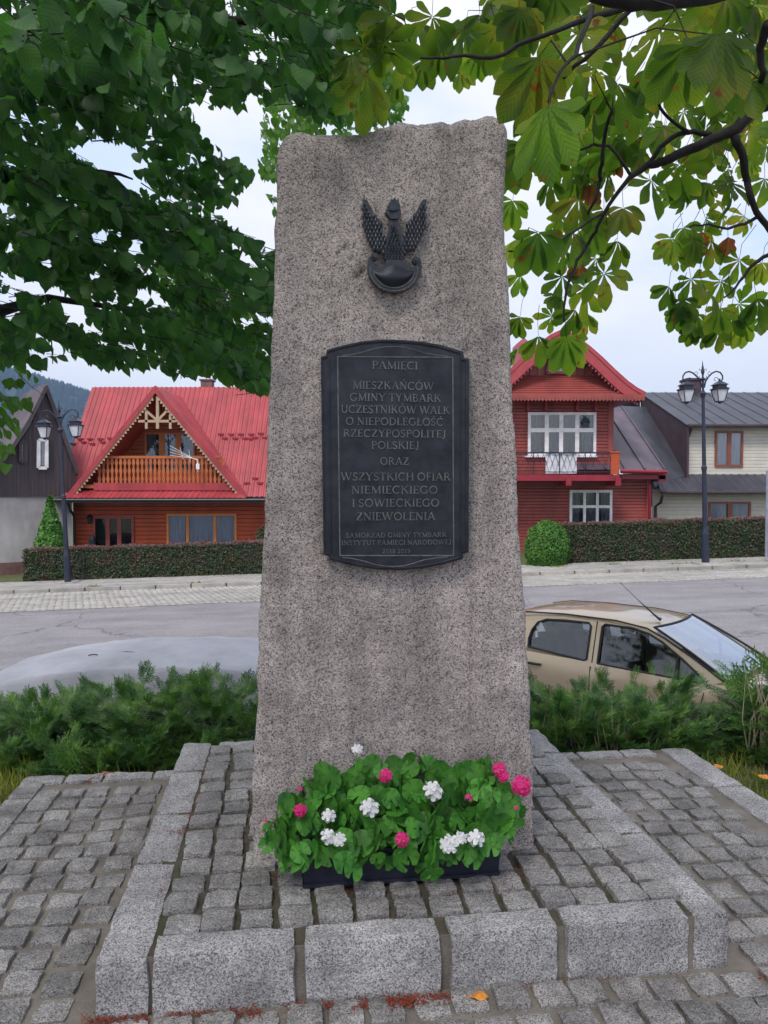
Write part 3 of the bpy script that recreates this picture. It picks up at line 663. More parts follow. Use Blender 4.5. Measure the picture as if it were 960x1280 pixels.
def text_line(s, px0, px1, pyb, hpx, name='lettering'):
    glyphs = []; x = 0
    for ch in s:
        if ch == ' ': x += .30; continue
        base_, ex = (ACC[ch][0], ACC[ch][1]) if ch in ACC else (ch, [])
        wd, strokes = GLY[base_]; glyphs.append((x, strokes+ex)); x += wd+.06
    tot = x-.06; u0, z0 = Q(px0, pyb, .028); u1, _ = Q(px1, pyb, .028); _, z1 = Q(px0, pyb-hpx, .028); sc = (u1-u0)/tot; hz = z1-z0
    mb = MB()
    for gx, strokes in glyphs:
        for k, (pts, wd) in enumerate(strokes):
            top = .0032 + .0003*k
            # stroke width is meant in letter-height units: correct for horizontal squeeze by working in metres
            P2 = [(u0+(gx+x)*sc, z0+y*hz) for x, y in pts]
            ribbon(mb, P2, wd*hz*1.05, top, lambda X, Y, h: S3(X, Y, .0282+h))
    return obj(name, mb, MT['bronze_hi'], plaque)
for s, a, b, y, h in (('PAMIĘCI', 465, 522, 461, 9.6), ('MIESZKAŃCÓW', 441, 542, 486, 9.6), ('GMINY TYMBARK', 437, 551, 501, 9.6), ('UCZESTNIKÓW WALK', 426, 562, 516, 9.6),
                      ('O NIEPODLEGŁOŚĆ', 432, 554, 531, 9.4), ('RZECZYPOSPOLITEJ', 429, 557.5, 546, 9.4), ('POLSKIEJ', 464, 524, 561, 9.4), ('ORAZ', 475, 511, 581, 9.4),
                      ('WSZYSTKICH OFIAR', 426, 563, 600.5, 9.8), ('NIEMIECKIEGO', 439, 547, 617, 9.6), ('I SOWIECKIEGO', 440, 549, 633.5, 9.8), ('ZNIEWOLENIA', 445, 544, 650.5, 9.8),
                      ('SAMORZĄD GMINY TYMBARK', 432, 558, 672, 5.8), ('INSTYTUT PAMIĘCI NARODOWEJ', 427, 564, 681.5, 5.8), ('2018 2019', 478, 513, 691.5, 5.2)):
    text_line(s, a, b, y, h)

# ---- eagle emblem (cast relief): zoom coordinates of the 105x140 px window at (440,240), scale 9.143
def ez(x, y): return (440+x/9.143, 240+y/9.143)
def ep(x, y, off): return pq(*ez(x, y), off)
emb = MB(); emblem_root = None
# shield plate with rounded crescent outline
sh = [(185,770),(172,860),(175,930),(200,1000),(240,1060),(290,1105),(350,1140),(420,1160),(490,1165),(560,1155),(625,1130),(685,1090),(735,1040),(770,980),(785,910),(780,830),(765,780),
      (735,765),(720,800),(725,850),(690,880),(640,870),(600,840),(575,800),(480,797),(385,795),(370,830),(330,870),(280,880),(240,850),(235,800),(225,765)]
smb = MB(); smb.prism([ep(x, y, -.004) for x, y in sh], SN*.026)
shield = obj('crescent_shield', smb, MT['eagle'], stele)
rimp = [(205,850),(208,930),(232,995),(270,1048),(320,1090),(380,1118),(450,1132),(520,1130),(590,1112),(650,1080),(700,1035),(735,975),(750,910),(745,850)]
mb = MB(); mb.tube([ep(x, y, .024) for x, y in rimp], .0022, 6); inner = [(245,905),(260,960),(300,1020),(360,1070),(430,1095),(500,1098),(570,1085),(640,1045),(690,990),(715,920)]
mb.tube([ep(x, y, .024) for x, y in inner], .0022, 6)
for i in range(13):
    a = R(192+i*13); mb.lathe([(.0022, -.002), (.0016, .002)], tuple(ep(478+272*math.cos(a), 880-268*math.sin(a)*.0-0+(-268*math.sin(a)), .024)), 6)
obj('raised_edge', mb, MT['bronze_hi'], shield)
# domed belly
mb = MB()
def belly(u, v):
    x = 250+470*u; yt = 905-75*math.exp(-((x-485)/110)**2*1.0)-0; yb = 1085-165*abs((x-480)/240)**2.2; y = yt+(yb-yt)*v
    return ep(x, y, .022+.016*math.sin(math.pi*min(1, max(0, v)))*math.sin(math.pi*u)**.7)
mb.grid(belly, 20, 10); obj('belly', mb, MT['bronze'], shield, smooth=True)
for cx, cy in ((245, 760), (718, 800)):
    mb = MB(); c = ep(cx, cy, 0)
    for r0, o1 in ((.0135, .026), (.0095, .031), (.0055, .036)):
        pts = [ep(cx, cy, .0)+EU*(r0*math.cos(a*math.pi/8))+Vector((0, 0, r0*math.sin(a*math.pi/8))) for a in range(16)]; mb.prism(pts, SN*o1)
    obj('rosette', mb, MT['eagle'], shield)
# eagle body, head, crown, feathers
body = [(430,330),(420,400),(405,470),(385,560),(385,660),(390,790),(565,795),(570,660),(578,560),(560,470),(520,400),(512,330)]
eag = MB(); eag.prism([ep(x, y, -.004) for x, y in body], SN*.022)
def featherprism(mb, x, y, ang, l, wd, o0, o1):
    ca, sa = math.cos(ang), math.sin(ang); pts = []
    for a, b in ((0, -.35), (.5, -.5), (.85, -.35), (1, 0), (.85, .35), (.5, .5), (0, .35)):
        pts.append(ep(x+ca*a*l-sa*b*wd, y+sa*a*l+ca*b*wd, o0))
    b0 = len(mb.v); c = ep(x+ca*.45*l, y+sa*.45*l, o1)
    mb.v += [tuple(p) for p in pts]+[tuple(c)]; n = len(pts)
    mb.f += [(b0+i, b0+(i+1) % n, b0+n) for i in range(n)]
eagle = obj('eagle', eag, MT['eagle'], stele)
fb = MB(); random.seed(5)
for r in range(13):
    y = 370+r*30; hw = 30+ (r*9 if r < 8 else 75); n = max(2, int(hw/17))
    for i in range(n): featherprism(fb, 478+(i-(n-1)/2)*2*hw/n + (8 if r % 2 else -8)*.5, y, R(90), 70, 46, .0175, .0240+.002*random.random())
obj('breast_feathers', fb, MT['eagle'], eagle)
hd = MB()
hd.prism([ep(x, y, -.002) for x, y in [(430,335),(405,300),(372,262),(380,240),(405,225),(400,180),(415,150),(450,140),(500,145),(530,160),(540,190),(545,240),(550,290),(512,335)]], SN*.028)
hd.prism([ep(x, y, .0) for x, y in [(420,150),(440,100),(460,120),(480,80),(500,120),(520,100),(530,160)]], SN*.024)
hd.tube([ep(420, 200, .027), ep(470, 215, .031), ep(535, 195, .027)], .003, 6)
obj('crowned_head', hd, MT['eagle'], eagle)
for sgn in (-1, 1):
    X = (lambda x: x) if sgn < 0 else (lambda x: 962-x)
    wing = [(118,100),(165,110),(215,200),(260,290),(320,345),(345,390),(345,480),(380,520),(400,590),(395,690),(350,705),(300,680),(240,665),(200,600),(165,520),(140,430),(128,330),(130,230)]
    wp = [ep(X(x), y, -.004) for x, y in wing]
    if sgn > 0: wp = wp[::-1]
    mb = MB(); mb.prism(wp, SN*.018); wo = obj('wing', mb, MT['eagle'], eagle)
    fw = MB(); wpoly = wing
    for r in range(14):
        yy = 140+r*46
        for c in range(16):
            xx = 120+c*38+(19 if r % 2 else 0)
            if not inpoly(xx, yy, wpoly) : continue
            k = max(0, min(1, (yy-120)/560)); ang = R(-112+25*k if c < 20 else 0) + (xx-130-k*120)/600
            featherprism(fw, X(xx), yy+40, ang if sgn < 0 else math.pi-ang, 78, 40, .0135, .0195+.0015*(c%2))
    obj('wing_feathers', fw, MT['eagle'], wo)
# ================================================================ HOUSES (front faces lie along the street)
def px_box(mb, x0, x1, y0, y1, D, d0, d1):
    """box whose front face at distance D-d0 spans the pixels, reaching back to D+d1"""
    a = P(x0, y1, D-d0); b = P(x1, y0, D-d0); mb.box(a.x, b.x, D-d0, D+d1, a.z, b.z); return mb
def window(parent, x0, x1, y0, y1, D, m, cols, rows=(0, 1), fr=2.2, bar=1.6, curtain=None, name='window', proud=.07, depth=.02):
    """cols: list of column boundaries 0..1; rows: boundaries 0..1 (top to bottom)"""
    f = MB(); a = P(x0, y1, D); b = P(x1, y0, D); W_, H_2 = b.x-a.x, b.z-a.z; k = D/960
    fr *= k; bar *= k
    f.box(a.x, b.x, D-proud, D+depth, b.z-fr, b.z); f.box(a.x, b.x, D-proud, D+depth, a.z, a.z+fr)
    f.box(a.x, a.x+fr, D-proud+.002, D+depth, a.z+fr, b.z-fr); f.box(b.x-fr, b.x, D-proud+.002, D+depth, a.z+fr, b.z-fr)
    iw, ih = W_-2*fr, H_2-2*fr
    for c in cols[1:-1]: xx = a.x+fr+iw*c; f.box(xx-bar/2, xx+bar/2, D-proud+.005, D+depth, a.z+fr, b.z-fr)
    for r in rows[1:-1]: zz = b.z-fr-ih*r; f.box(a.x+fr, b.x-fr, D-proud+.008, D+depth, zz-bar/2, zz+bar/2)
    wo = obj(name, f, m, parent)
    for ci in range(len(cols)-1):
        for ri in range(len(rows)-1):
            q = MB(); xa, xb = a.x+fr+iw*cols[ci], a.x+fr+iw*cols[ci+1]; za, zb = b.z-fr-ih*rows[ri+1], b.z-fr-ih*rows[ri]
            q.box(xa, xb, D-proud+.030, D-proud+.034, za, zb); obj('pane', q, MT['glass'], wo)
    bk = MB(); bk.box(a.x+fr, b.x-fr, D-.006, D-.002, a.z+fr, b.z-fr); obj('unlit_room_panel', bk, MT['dark'], wo)  # near-black panel on the wall paints the unlit room behind the panes
    if curtain:
        cm = MB()
        for (c0, c1) in curtain[1]:
            xa, xb = a.x+fr+iw*c0, a.x+fr+iw*c1; n = max(6, int((xb-xa)/.03))
            cm.grid(lambda u, v: (xa+(xb-xa)*u, D-.014+.006*math.sin(u*n*1.6), a.z+fr+ih*v), n*2, 1)
        obj('curtain', cm, MT[curtain[0]], wo)
    return wo
def boards(x0, x1, z0, z1, y, h=.14, t=.03, vertical=False):
    mb = MB(); n = max(1, round(((x1-x0) if vertical else (z1-z0))/h))
    for i in range(n):
        if vertical:
            w_ = (x1-x0)/n; a = x0+i*w_; g = .012
            mb.add([(a, y, z0), (a+g, y-t, z0), (a+w_-g, y-t, z0), (a+w_, y, z0), (a, y, z1), (a+g, y-t, z1), (a+w_-g, y-t, z1), (a+w_, y, z1)], [(0,1,5,4),(1,2,6,5),(2,3,7,6)])
        else:
            w_ = (z1-z0)/n; a = z0+i*w_; g = .018
            mb.add([(x0, y, a), (x1, y, a), (x1, y-t, a+g), (x0, y-t, a+g), (x1, y-t, a+w_-g), (x0, y-t, a+w_-g), (x1, y, a+w_), (x0, y, a+w_)], [(0,1,2,3),(3,2,4,5),(5,4,6,7)])
    return mb
def corr(cols_, nrm, pitch=.19, amp=.028, prof=None, mb=None):
    """corrugated sheet: cols_ = function s->(top,bottom) for s along the eave, given as (s0,s1,fn)"""
    s0, s1, fn = cols_; mb = mb or MB(); nrm = Vector(nrm).normalized(); n = max(1, int(abs(s1-s0)/pitch)); prof = prof or [(0, 0), (.5, 0), (.62, 1), (.88, 1)]
    row = []
    for i in range(n+1):
        for (o, h) in (prof if i < n else [(0, 0)]):
            s = s0+(s1-s0)*(i+o)/n; t, b = fn(s)
            if t is None: row.append(None); continue
            row.append((Vector(t)+nrm*amp*h, Vector(b)+nrm*amp*h))
    for a, b in zip(row, row[1:]):
        if a is None or b is None: continue
        q = len(mb.v); mb.v += [tuple(a[0]), tuple(a[1]), tuple(b[1]), tuple(b[0])]; mb.f.append((q, q+1, q+2, q+3))
    return mb

# ---------------------------------------------------- left red house
DL = 28.2; DE = 27.5; DR = 31.0
zr = P(200, 484, DR).z; ze = P(200, 621, DE).z; xl = P(115, 484, DR).x; xr = -2.6
sl = (zr-ze)/(DR-DE); nR = Vector((0, -sl, 1)).normalized()
rh = thing('red_roofed_house', 'timber house with bright red sheet roof and balcony in its front gable', 'house', (-7.5, 30, -1.4))
xw0, xw1 = P(92, 650, DL).x, xr-.3; zb = -1.5
obj('wall', boards(xw0, xw1, zb, ze+.1, DL, .155), MT['log'], rh)
wb = MB(); wb.box(xw0, xw1, DL+.01, DR+2.6, zb, ze+.9); obj('wall_body', wb, MT['log'], rh)
for x in (xw0+.02, xw1-.02): gb = MB(); gb.prism([(x, DL+.2, ze+.5), (x, DR*2-DL-.2, ze+.5), (x, DR, zr-.4)], (.1, 0, 0)); obj('side_gable', gb, MT['log'], rh)   # side gable walls
# dormer gable
xc = P(197, 484, DE).x; za = P(197, 484, DE).z; xa0 = P(86, 621, DE).x; xa1 = P(309, 621, DE).x; hw = (xa1-xa0)/2; s2 = (za-ze)/hw
def yroof(z): return DE+(z-ze)/sl
def main_col(x):
    zv = ze
    if abs(x-xc) < hw: zv = max(ze, za-s2*abs(x-xc))
    return (x, DR, zr), (x, yroof(zv), zv)
roof = obj('roof', corr((xl, xr, main_col), nR), MT['red_roof'], rh)
mb = corr((xl, xr, lambda x: ((x, DR, zr), (x, 2*DR-DE, ze))), (0, sl, 1)); obj('rear_roof', mb, MT['red_roof'], rh)
for sg in (-1, 1):
    def dc(y, sg=sg):
        z = ze+(y-DE)*sl; z = min(z, za); d = (za-z)/s2
        return (xc, y, za), (xc+sg*d if d > .001 else xc+sg*.001, y, z)
    ytop = yroof(za)
    obj('dormer_roof', corr((DE-.28, ytop, lambda y: dc(max(y, DE)) if y >= DE else ((xc, y, za), (xc+sg*hw*1.0, y, ze))), (sg*s2, 0, 1)), MT['red_roof'], rh)
# soffits of the dormer (inner boards) and recessed wall
so = MB()
for sg in (-1, 1):
    so.prism([(xc, DE-.2, za-.10), (xc+sg*(hw-.12), DE-.2, ze+.02), (xc+sg*(hw-.12)-sg*.02, DE+.0, ze+.02), (xc, DE+2.2, za-.1)][:2]+[(xc+sg*(hw-.12), DL+1.3, ze+.02), (xc, DL+1.3, za-.10)], (0, 0, -.04))
obj('soffit', so, MT['log'], rh)
DB = DL+1.05
fl_z = P(200, 606, DE+.1).z
bw = boards(xc-hw+.3, xc+hw-.3, ze-.1, za-.3, DB, .15)
# clip the back wall to the gable by shrinking each board
bw = MB(); z = fl_z
while z < za-.25:
    h = .15; hx = (za-z-h)/s2-.02
    if hx <= 0: break
    bw.add([(xc-hx, DB, z), (xc+hx, DB, z), (xc+hx, DB-.03, z+.018), (xc-hx, DB-.03, z+.018), (xc+hx, DB-.03, z+h-.018), (xc-hx, DB-.03, z+h-.018), (xc+hx, DB, z+h), (xc-hx, DB, z+h)], [(0,1,2,3),(3,2,4,5),(5,4,6,7)]); z += h
obj('balcony_wall', bw, MT['pine'], rh)
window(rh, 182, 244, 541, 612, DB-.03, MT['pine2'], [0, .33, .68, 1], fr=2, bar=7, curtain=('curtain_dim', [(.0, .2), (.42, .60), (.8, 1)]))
# gable edge: red verge boards and pale scalloped trim
for sg in (-1, 1):
    mb = MB(); a = Vector((xc, DE-.30, za+.03)); b = Vector((xc+sg*(hw+.02), DE-.30, ze+.03)); dn = Vector((0, 0, -.30))
    mb.prism([a, b, b+Vector((-sg*.22, 0, -.02)), a+Vector((0, 0, -.27))], (0, .05, 0)); obj('verge_board', mb, MT['red_roof'], rh)
    mb = MB(); n = 34
    for i in range(n):
        t0 = .03+.92*i/n; t1 = .03+.92*(i+1)/n; o = Vector((0, .03, -.25)); p0 = a.lerp(b, t0)+o; p1 = a.lerp(b, t1)+o; m_2 = a.lerp(b, (t0+t1)/2)+o+Vector((-sg*.07, 0, -.12))
        mb.prism([p0, p1, p1+Vector((0, 0, -.06)), m_2, p0+Vector((0, 0, -.06))], (0, .03, 0))
    obj('scalloped_trim', mb, MT['beige'], rh)
mb = MB()
def pz(x, y, D=DE-.2): return P(x, y, D)
for a, b, w_ in (((197, 495), (197, 536), .10), ((173, 526.5), (226, 526.5), .09), ((197, 526), (181, 512), .08), ((197, 526), (211, 511), .08), ((183, 513), (183, 536), .09), ((213, 513), (213, 536), .09)):
    mb.bar(pz(*a)+Vector((0, .01*w_*20, 0)), pz(*b)+Vector((0, .01*w_*20, 0)), w_, w_, (0, 1, 0))
obj('gable_truss', mb, MT['beige'], rh)
# balcony floor, fascia and lower roof skirt
mb = MB(); mb.box(xc-hw+.45, xc+hw-.45, DE-.1, DB, fl_z-.12, fl_z); obj('balcony_floor', mb, MT['pine'], rh)
a = P(118, 613, DE-.05); b = P(290, 603.5, DE-.05); mb = MB(); mb.box(a.x, b.x, DE-.13, DE+.02, a.z, b.z); obj('fascia', mb, MT['red_roof'], rh)
zt = P(200, 613, DE-.05).z; yk = DE-.52; zk = P(200, 622.5, yk).z
obj('skirt_roof', corr((xa0-.1, xa1+.1, lambda x: ((max(xc-hw+.35, min(xc+hw-.35, x)), DE-.04, zt), (x, yk, zk))), (0, -1, 1.), .19, .02), MT['red_roof'], rh)
mb = MB(); mb.box(xl, xa0-.1, DE-.02, DE+.03, ze-.13, ze-.01); mb.box(xa1+.1, xr, DE-.02, DE+.03, ze-.13, ze-.01); mb.tube([(xl, yk+.02, zk-.07), (xr, yk+.02, zk-.07)], .055, 8)
mb.box(xl, xr, DE-.5, DL+.05, ze-.2, ze-.16); obj('eaves_gutter', mb, MT['black'], rh)
mb = MB(); mb.tube([P(84, 626, DE-.2), P(88, 638, DE-.1), P(92.5, 645, DL-.12), P(93.5, 690, DL-.12)], .05, 8); obj('downpipe', mb, MT['black'], rh)
# balcony railing: single balusters
bal = MB(); pr = [(.028, 0), (.028, .08), (.045, .16), (.022, .30), (.022, .36), (.045, .50), (.022, .64), (.022, .70), (.045, .82), (.03, .93), (.03, 1)]
hb = P(0, 573, DE).z-P(0, 604, DE).z
for r, z in pr: pass
b0 = [( r*1.35, z) for r, z in pr]; pol = [(x, 0, z*hb) for x, z in b0]+[(-x, 0, z*hb) for x, z in b0[::-1]]
bal.prism(pol, (0, .035, 0)); bm_ = bal.mesh('baluster'); bm_.materials.append(MT['pine'])
rail_z0 = P(0, 604, DE-.05).z; xb0 = P(121, 590, DE).x; xb1 = P(283, 590, DE).x; nb = 30
for i in range(nb):
    x = xb0+.1+(xb1-xb0-.2)*i/(nb-1)
    o = obj('baluster', bm_, None, rh); o.matrix_basis = Matrix.Translation((x, DE-.03, rail_z0))
mb = MB(); hx = lambda z: (za-z)/s2-.1
z1_ = rail_z0+hb; mb.box(xc-min(hx(z1_)+.25, 9), xc+hx(z1_)+.25, DE-.05, DE+.05, z1_, z1_+.09); mb.box(xb0, xb1, DE-.045, DE+.03, rail_z0-.06, rail_z0); obj('handrail', mb, MT['pine'], rh)
# door, ground window
f = window(rh, 117, 168, 645, 700, DL-.03, MT['crim'], [0, .34, .66, 1], fr=3.2, bar=5, name='door')
window(rh, 209, 296, 642, 685, DL-.03, MT['pine2'], [0, .285, .70, 1], fr=2.6, bar=3.6, curtain=('curtain', [(.0, .25), (.30, .68), (.72, 1)]))
mb = MB(); c = P(112, 649, DL-.18); mb.lathe([(.03, -.17), (.08, -.14), (.10, .05), (.14, .07), (.05, .15), (.01, .2)], c, 8); mb.bar(c+Vector((0, 0, .1)), c+Vector((0, .15, .1)), .03, .03); obj('wall_lamp', mb, MT['black'], rh)
mb = MB(); mb.lathe([(.1, -.25), (.14, -.1), (.13, .1), (.05, .25)], P(115, 677, DL-.3), 8); obj('hanging_pot', mb, MT['black'], rh)
# snow guards, antenna, chimney
sg_m = MB(); sg_m.prism([(-.13, 0, .03), (.13, 0, .03), (.10, 0, -.02), (.05, 0, -.045), (-.05, 0, -.045), (-.10, 0, -.02)], (0, -.03, .01)); sgm = sg_m.mesh('snow_guard'); sgm.materials.append(MT['crim_dark'])
for (x, y) in [(92, 556), (105, 554), (116, 556), (129, 554), (101, 550), (113, 550), (126, 550), (138, 549), (70, 608), (84, 607), (71, 612), (276, 544), (289, 544), (301, 544), (314, 544), (326, 543), (281, 549), (294, 549), (306, 549), (319, 548), (331, 548), (319, 599), (309, 605), (325, 605), (313, 549.5)]:
    d = P(x, y, 1.)-Vector((0, 0, 1.6)); t = (ze-1.6-sl*DE)/(d.z-sl*d.y); p = Vector((0, 0, 1.6))+d*t
    o = obj('snow_guard', sgm, None, rh); o.matrix_basis = Matrix.Translation(p+nR*.04)
mb = MB(); A = P(247, 576, DE-.35)
for k in range(4):
    mb.tube([A+Vector((-.0, 0, .02*k)), P(212, 557+k*4, DE-.35)], .008, 5)
mb.tube([A, P(247, 590, DE-.3)], .02, 6); mb.tube([P(225, 559, DE-.35), P(229, 575, DE-.35)], .008, 5); mb.tube([P(236, 562, DE-.35), P(238, 577, DE-.35)], .008, 5); mb.box(A.x-.05, A.x+.07, A.y-.05, A.y+.05, A.z-.3, A.z-.1)
obj('aerial', mb, MT['white'], rh)
c = P(259, 480, DR+.3); mb = MB(); mb.box(c.x-.22, c.x+.22, DR+.1, DR+.6, zr-.6, zr+.28); mb.box(c.x-.27, c.x+.27, DR+.05, DR+.65, zr+.281, zr+.34); obj('chimney', mb, MT['stonebase'], rh)

# ---------------------------------------------------- dark gabled house far left
dh = thing('dark_gabled_house', 'dark board-clad house with pale plaster ground floor at the left edge', 'house', (-15, 28, -1.6))
ap = P(57, 481, 27.2); gl = P(-36, 622, 26.3); gr_ = P(97, 585, 28.4)
zf = P(30, 620, 27).z
ghx = Vector((gr_.x-gl.x, gr_.y-gl.y, 0)).normalized(); gn = Vector((ghx.y, -ghx.x, 0))
def GP(px, py, off=0.):
    """pixel -> point on the gable plane"""
    d = P(px, py, 1.)-Vector((0, 0, 1.6)); o = Vector((0, 0, 1.6)); q = ap+gn*off; t = (q-o).dot(gn)/d.dot(gn); return o+d*t
poly = [(-40, 621), (93, 621), (93, 582), (58, 486), (40, 530), (20, 560), (-6, 590), (-40, 600)]
mb = MB(); mb.prism([GP(*p) for p in poly], -gn*.25); obj('gable_wall', mb, MT['darkwood'], dh)
mb = MB()
for i in range(26):
    x = 94-i*5.2; yt = np.interp(x, [-40, -6, 20, 40, 58, 93], [600, 590, 560, 530, 486, 582]); mb.bar(GP(x, 621, .01), GP(x, yt+2, .01), .03, .02, gn)
obj('cover_strip', mb, MT['darkwood'], dh, 'stuff')
mb = MB(); mb.prism([GP(-60, 622, -.05), GP(90, 622, -.05), GP(90, 728, -.05), GP(-60, 728, -.05)], -gn*6); obj('plaster_wall', mb, MT['plaster'], dh)
mb = MB(); mb.prism([GP(-60, 712, .06), GP(0, 704, .06), GP(34, 702, .06), GP(34, 728, .06), GP(-60, 735, .06)], -gn*.2); obj('plinth', mb, MT['stonebase'], dh)
back = -gn
rdg0, rdg1 = GP(58, 481, .35), GP(58, 481, .35)-gn*3.4
vl = [GP(58, 481, .35), GP(38, 522, .35), GP(14, 560, .35), GP(-12, 588, .35), GP(-46, 610, .35)]
ends = [p-gn*(3.4+.9*i) for i, p in enumerate(vl)]
def rfn(s):
    return None
mb = MB(); mb.v = []
def sheetfn(u, v):
    i = min(3, int(v*4)); f = v*4-i; a = vl[i].lerp(vl[i+1], f); b = ends[i].lerp(ends[i+1], f); p = a.lerp(b, u); return p
n = 40
for i in range(n):
    for o, h in ((0, 0), (.55, 0), (.68, .04), (.88, .04)):
        for v in range(9): p = sheetfn((i+o)/n, v/8); mb.v.append((p.x-.5*h, p.y-.3*h, p.z+h))
nr = n*4
mb.f = [(i*9+v, i*9+v+1, (i+1)*9+v+1, (i+1)*9+v) for i in range(nr-1) for v in range(8)]
obj('roof', mb, MT['grey_roof'], dh)
mb = MB(); e2 = GP(98, 592, .12); mb.prism([GP(58, 480, .12), e2, e2-gn*5, GP(58, 480, .12)-gn*3.4], (0, 0, -.08)); obj('rear_roof', mb, MT['grey_roof'], dh)
mb = MB(); mb.bar(GP(57, 482, .10), GP(97, 592, .10), .13, .1, gn)
for a, b in zip(vl, vl[1:]): mb.bar(a+Vector((0, 0, -.06)), b+Vector((0, 0, -.06)), .12, .07, gn)
obj('verge_board', mb, MT['darkwood'], dh)
def gwin(x0, x1, y0, y1, m, name, shutter=False):
    mb = MB(); a, b, c, d = GP(x0, y0, .08), GP(x1, y0, .08), GP(x1, y1, .08), GP(x0, y1, .08)
    for p, q in ((a, b), (b, c), (c, d), (d, a)): mb.bar(p, q, .11, .12, gn)
    wo = obj(name, mb, m, dh); mb = MB(); mb.prism([GP(x0, y0, .03), GP(x1, y0, .03), GP(x1, y1, .03), GP(x0, y1, .03)], gn*.006); obj('unlit_room_panel', mb, MT['dark'], wo)  # flat near-black panel stands in for the unlit room
    mb = MB(); mb.prism([GP(x0, y0, .06), GP(x1, y0, .06), GP(x1, y1, .06), GP(x0, y1, .06)], gn*.004); obj('pane', mb, MT['glass'], wo)
    if shutter:
        mb = MB()
        for k in range(12): y = y0+3+(y1-y0-6)*k/12; mb.bar(GP(x0+4, y, .045), GP(x1-1, y, .045), .10, .02, gn)
        obj('blind_slat', mb, MT['sheet_white'], wo, 'stuff')
gwin(48, 58, 550, 585, MT['white'], 'window', True); gwin(25.5, 32, 553, 577, MT['darkwood'], 'window')
mb = MB(); mb.bar(GP(25.2, 554, .09), GP(25.2, 576, .09), .06, .05, gn); obj('window_edge', mb, MT['white'], dh)
mb = MB(); mb.prism([GP(59, 549, .03), GP(64, 550, .03), GP(64, 586, .03), GP(59, 586, .03)], gn*.05); obj('shutter', mb, MT['black'], dh)

# ---------------------------------------------------- right crimson house
D0 = 28.6
ch = thing('crimson_timber_house', 'crimson wooden house with white windows, scalloped gable eave and iron balcony, right of the monument', 'house', (6, 30, -.9))
def B(mb, x0, x1, y0, y1, D=D0, t=.3, d0=0.): return px_box(mb, x0, x1, y0, y1, D, d0, t)
X0, X1 = P(596, 600, D0).x, P(766, 600, D0).x; zc0 = P(700, 498, D0).z; zfl = P(700, 597, D0).z
obj('upper_wall', boards(X0, X1-.18, zfl, zc0, D0, .12), MT['crim'], ch)
mb = MB(); mb.box(X0, X1-.02, D0+.01, D0+6, zfl-.3, zc0+.2); mb.box(X1-.2, X1, D0-.05, D0+.1, zfl, zc0); obj('upper_frame', mb, MT['crim'], ch)
XL1 = P(812, 640, D0+.3).x
obj('lower_wall', boards(X0, XL1-.15, -1.2, zfl-.05, D0+.3, .12), MT['crim'], ch)
mb = MB(); mb.box(X0, XL1, D0+.31, D0+5.5, -1.2, zfl); mb.box(XL1-.15, XL1, D0+.22, D0+.32, -1.2, zfl); obj('lower_frame', mb, MT['crim'], ch)
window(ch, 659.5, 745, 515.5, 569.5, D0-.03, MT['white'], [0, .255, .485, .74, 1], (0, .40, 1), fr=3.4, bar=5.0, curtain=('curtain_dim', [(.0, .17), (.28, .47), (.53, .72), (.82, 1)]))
mb = MB(); B(mb, 656.5, 747, 571.5, 569.6, D0, .0, .16); obj('window_sill', mb, MT['white'], ch)
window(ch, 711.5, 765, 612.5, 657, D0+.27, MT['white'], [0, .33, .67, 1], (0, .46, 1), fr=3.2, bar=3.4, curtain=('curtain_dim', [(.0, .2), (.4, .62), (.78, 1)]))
# gable: stepped boards, pent skirt, fringe
gx = P(703, 500, D0-1).x; DG = D0-.9
prof = [(0, 416), (14, 422.5), (32, 436), (48, 450), (64, 465.5), (80, 480), (91, 488), (103, 494.5)]
pr3 = [(P(703+a, b, DG).x-gx, P(703, b, DG).z) for a, b in prof]
ridge_z = pr3[0][1]
def gable_pts(y, inset_=0.): return [(gx-a+(inset_ if a else 0), y, z-inset_) for a, z in pr3[::-1]]+[(gx+a-(inset_ if a else 0), y, z-inset_) for a, z in pr3[1:]]
rp = obj('roof', None, None, ch) if False else None
mb = MB()
for sg in (-1, 1):
    for (a0, z0_), (a1, z1_) in zip(pr3, pr3[1:]):
        corr((DG, DG+9, lambda y: ((gx+sg*a0, y, z0_), (gx+sg*a1, y, z1_))), (sg*(z0_-z1_), 0, a1-a0), .42, .05, [(0, 0), (.82, 0), (.84, 1), (.96, 1)], mb)
obj('roof', mb, mat('striped_sheet', [(.3, (.22, .17, .19)), (.7, (.34, .27, .29))], 1, .4, 0), ch)
zsk = P(703, 469.5, D0-.1).z; zsk0 = P(703, 494, DG).z
# boards in the gable
mb = MB(); xg0, xg1 = P(668, 460, D0).x, P(742, 460, D0).x; n = 15
for i in range(n):
    x0_ = gx-2.2+4.4*i/n; x1_ = gx-2.2+4.4*(i+1)/n; xm = abs((x0_+x1_)/2-gx)+.15; zt_ = float(np.interp(xm, [a for a, z in pr3], [z for a, z in pr3]))-.18
    if zt_ > zsk: mb.box(x0_+.012, x1_-.012, D0-.12, D0-.06, zsk-.2, zt_)
mb.box(gx-2.3, gx+2.3, D0-.05, D0, zsk-.3, zsk+.1); obj('gable_board', mb, MT['crim'], ch)
mb = MB(); arcw = [(P(703, 0, D0).x+.42*math.cos(a*math.pi/10), P(0, 456, D0).z+.38*math.sin(a*math.pi/10)) for a in range(11)]
zwb = P(0, 467, D0).z; pts = [(gx-.42, D0-.2, zwb)]+[(x-0, D0-.2, z) for x, z in arcw[::-1]]+[(gx+.42, D0-.2, zwb)]
for a, b in zip(pts, pts[1:]+pts[:1]): mb.bar(a, b, .09, .1, (0, 1, 0))
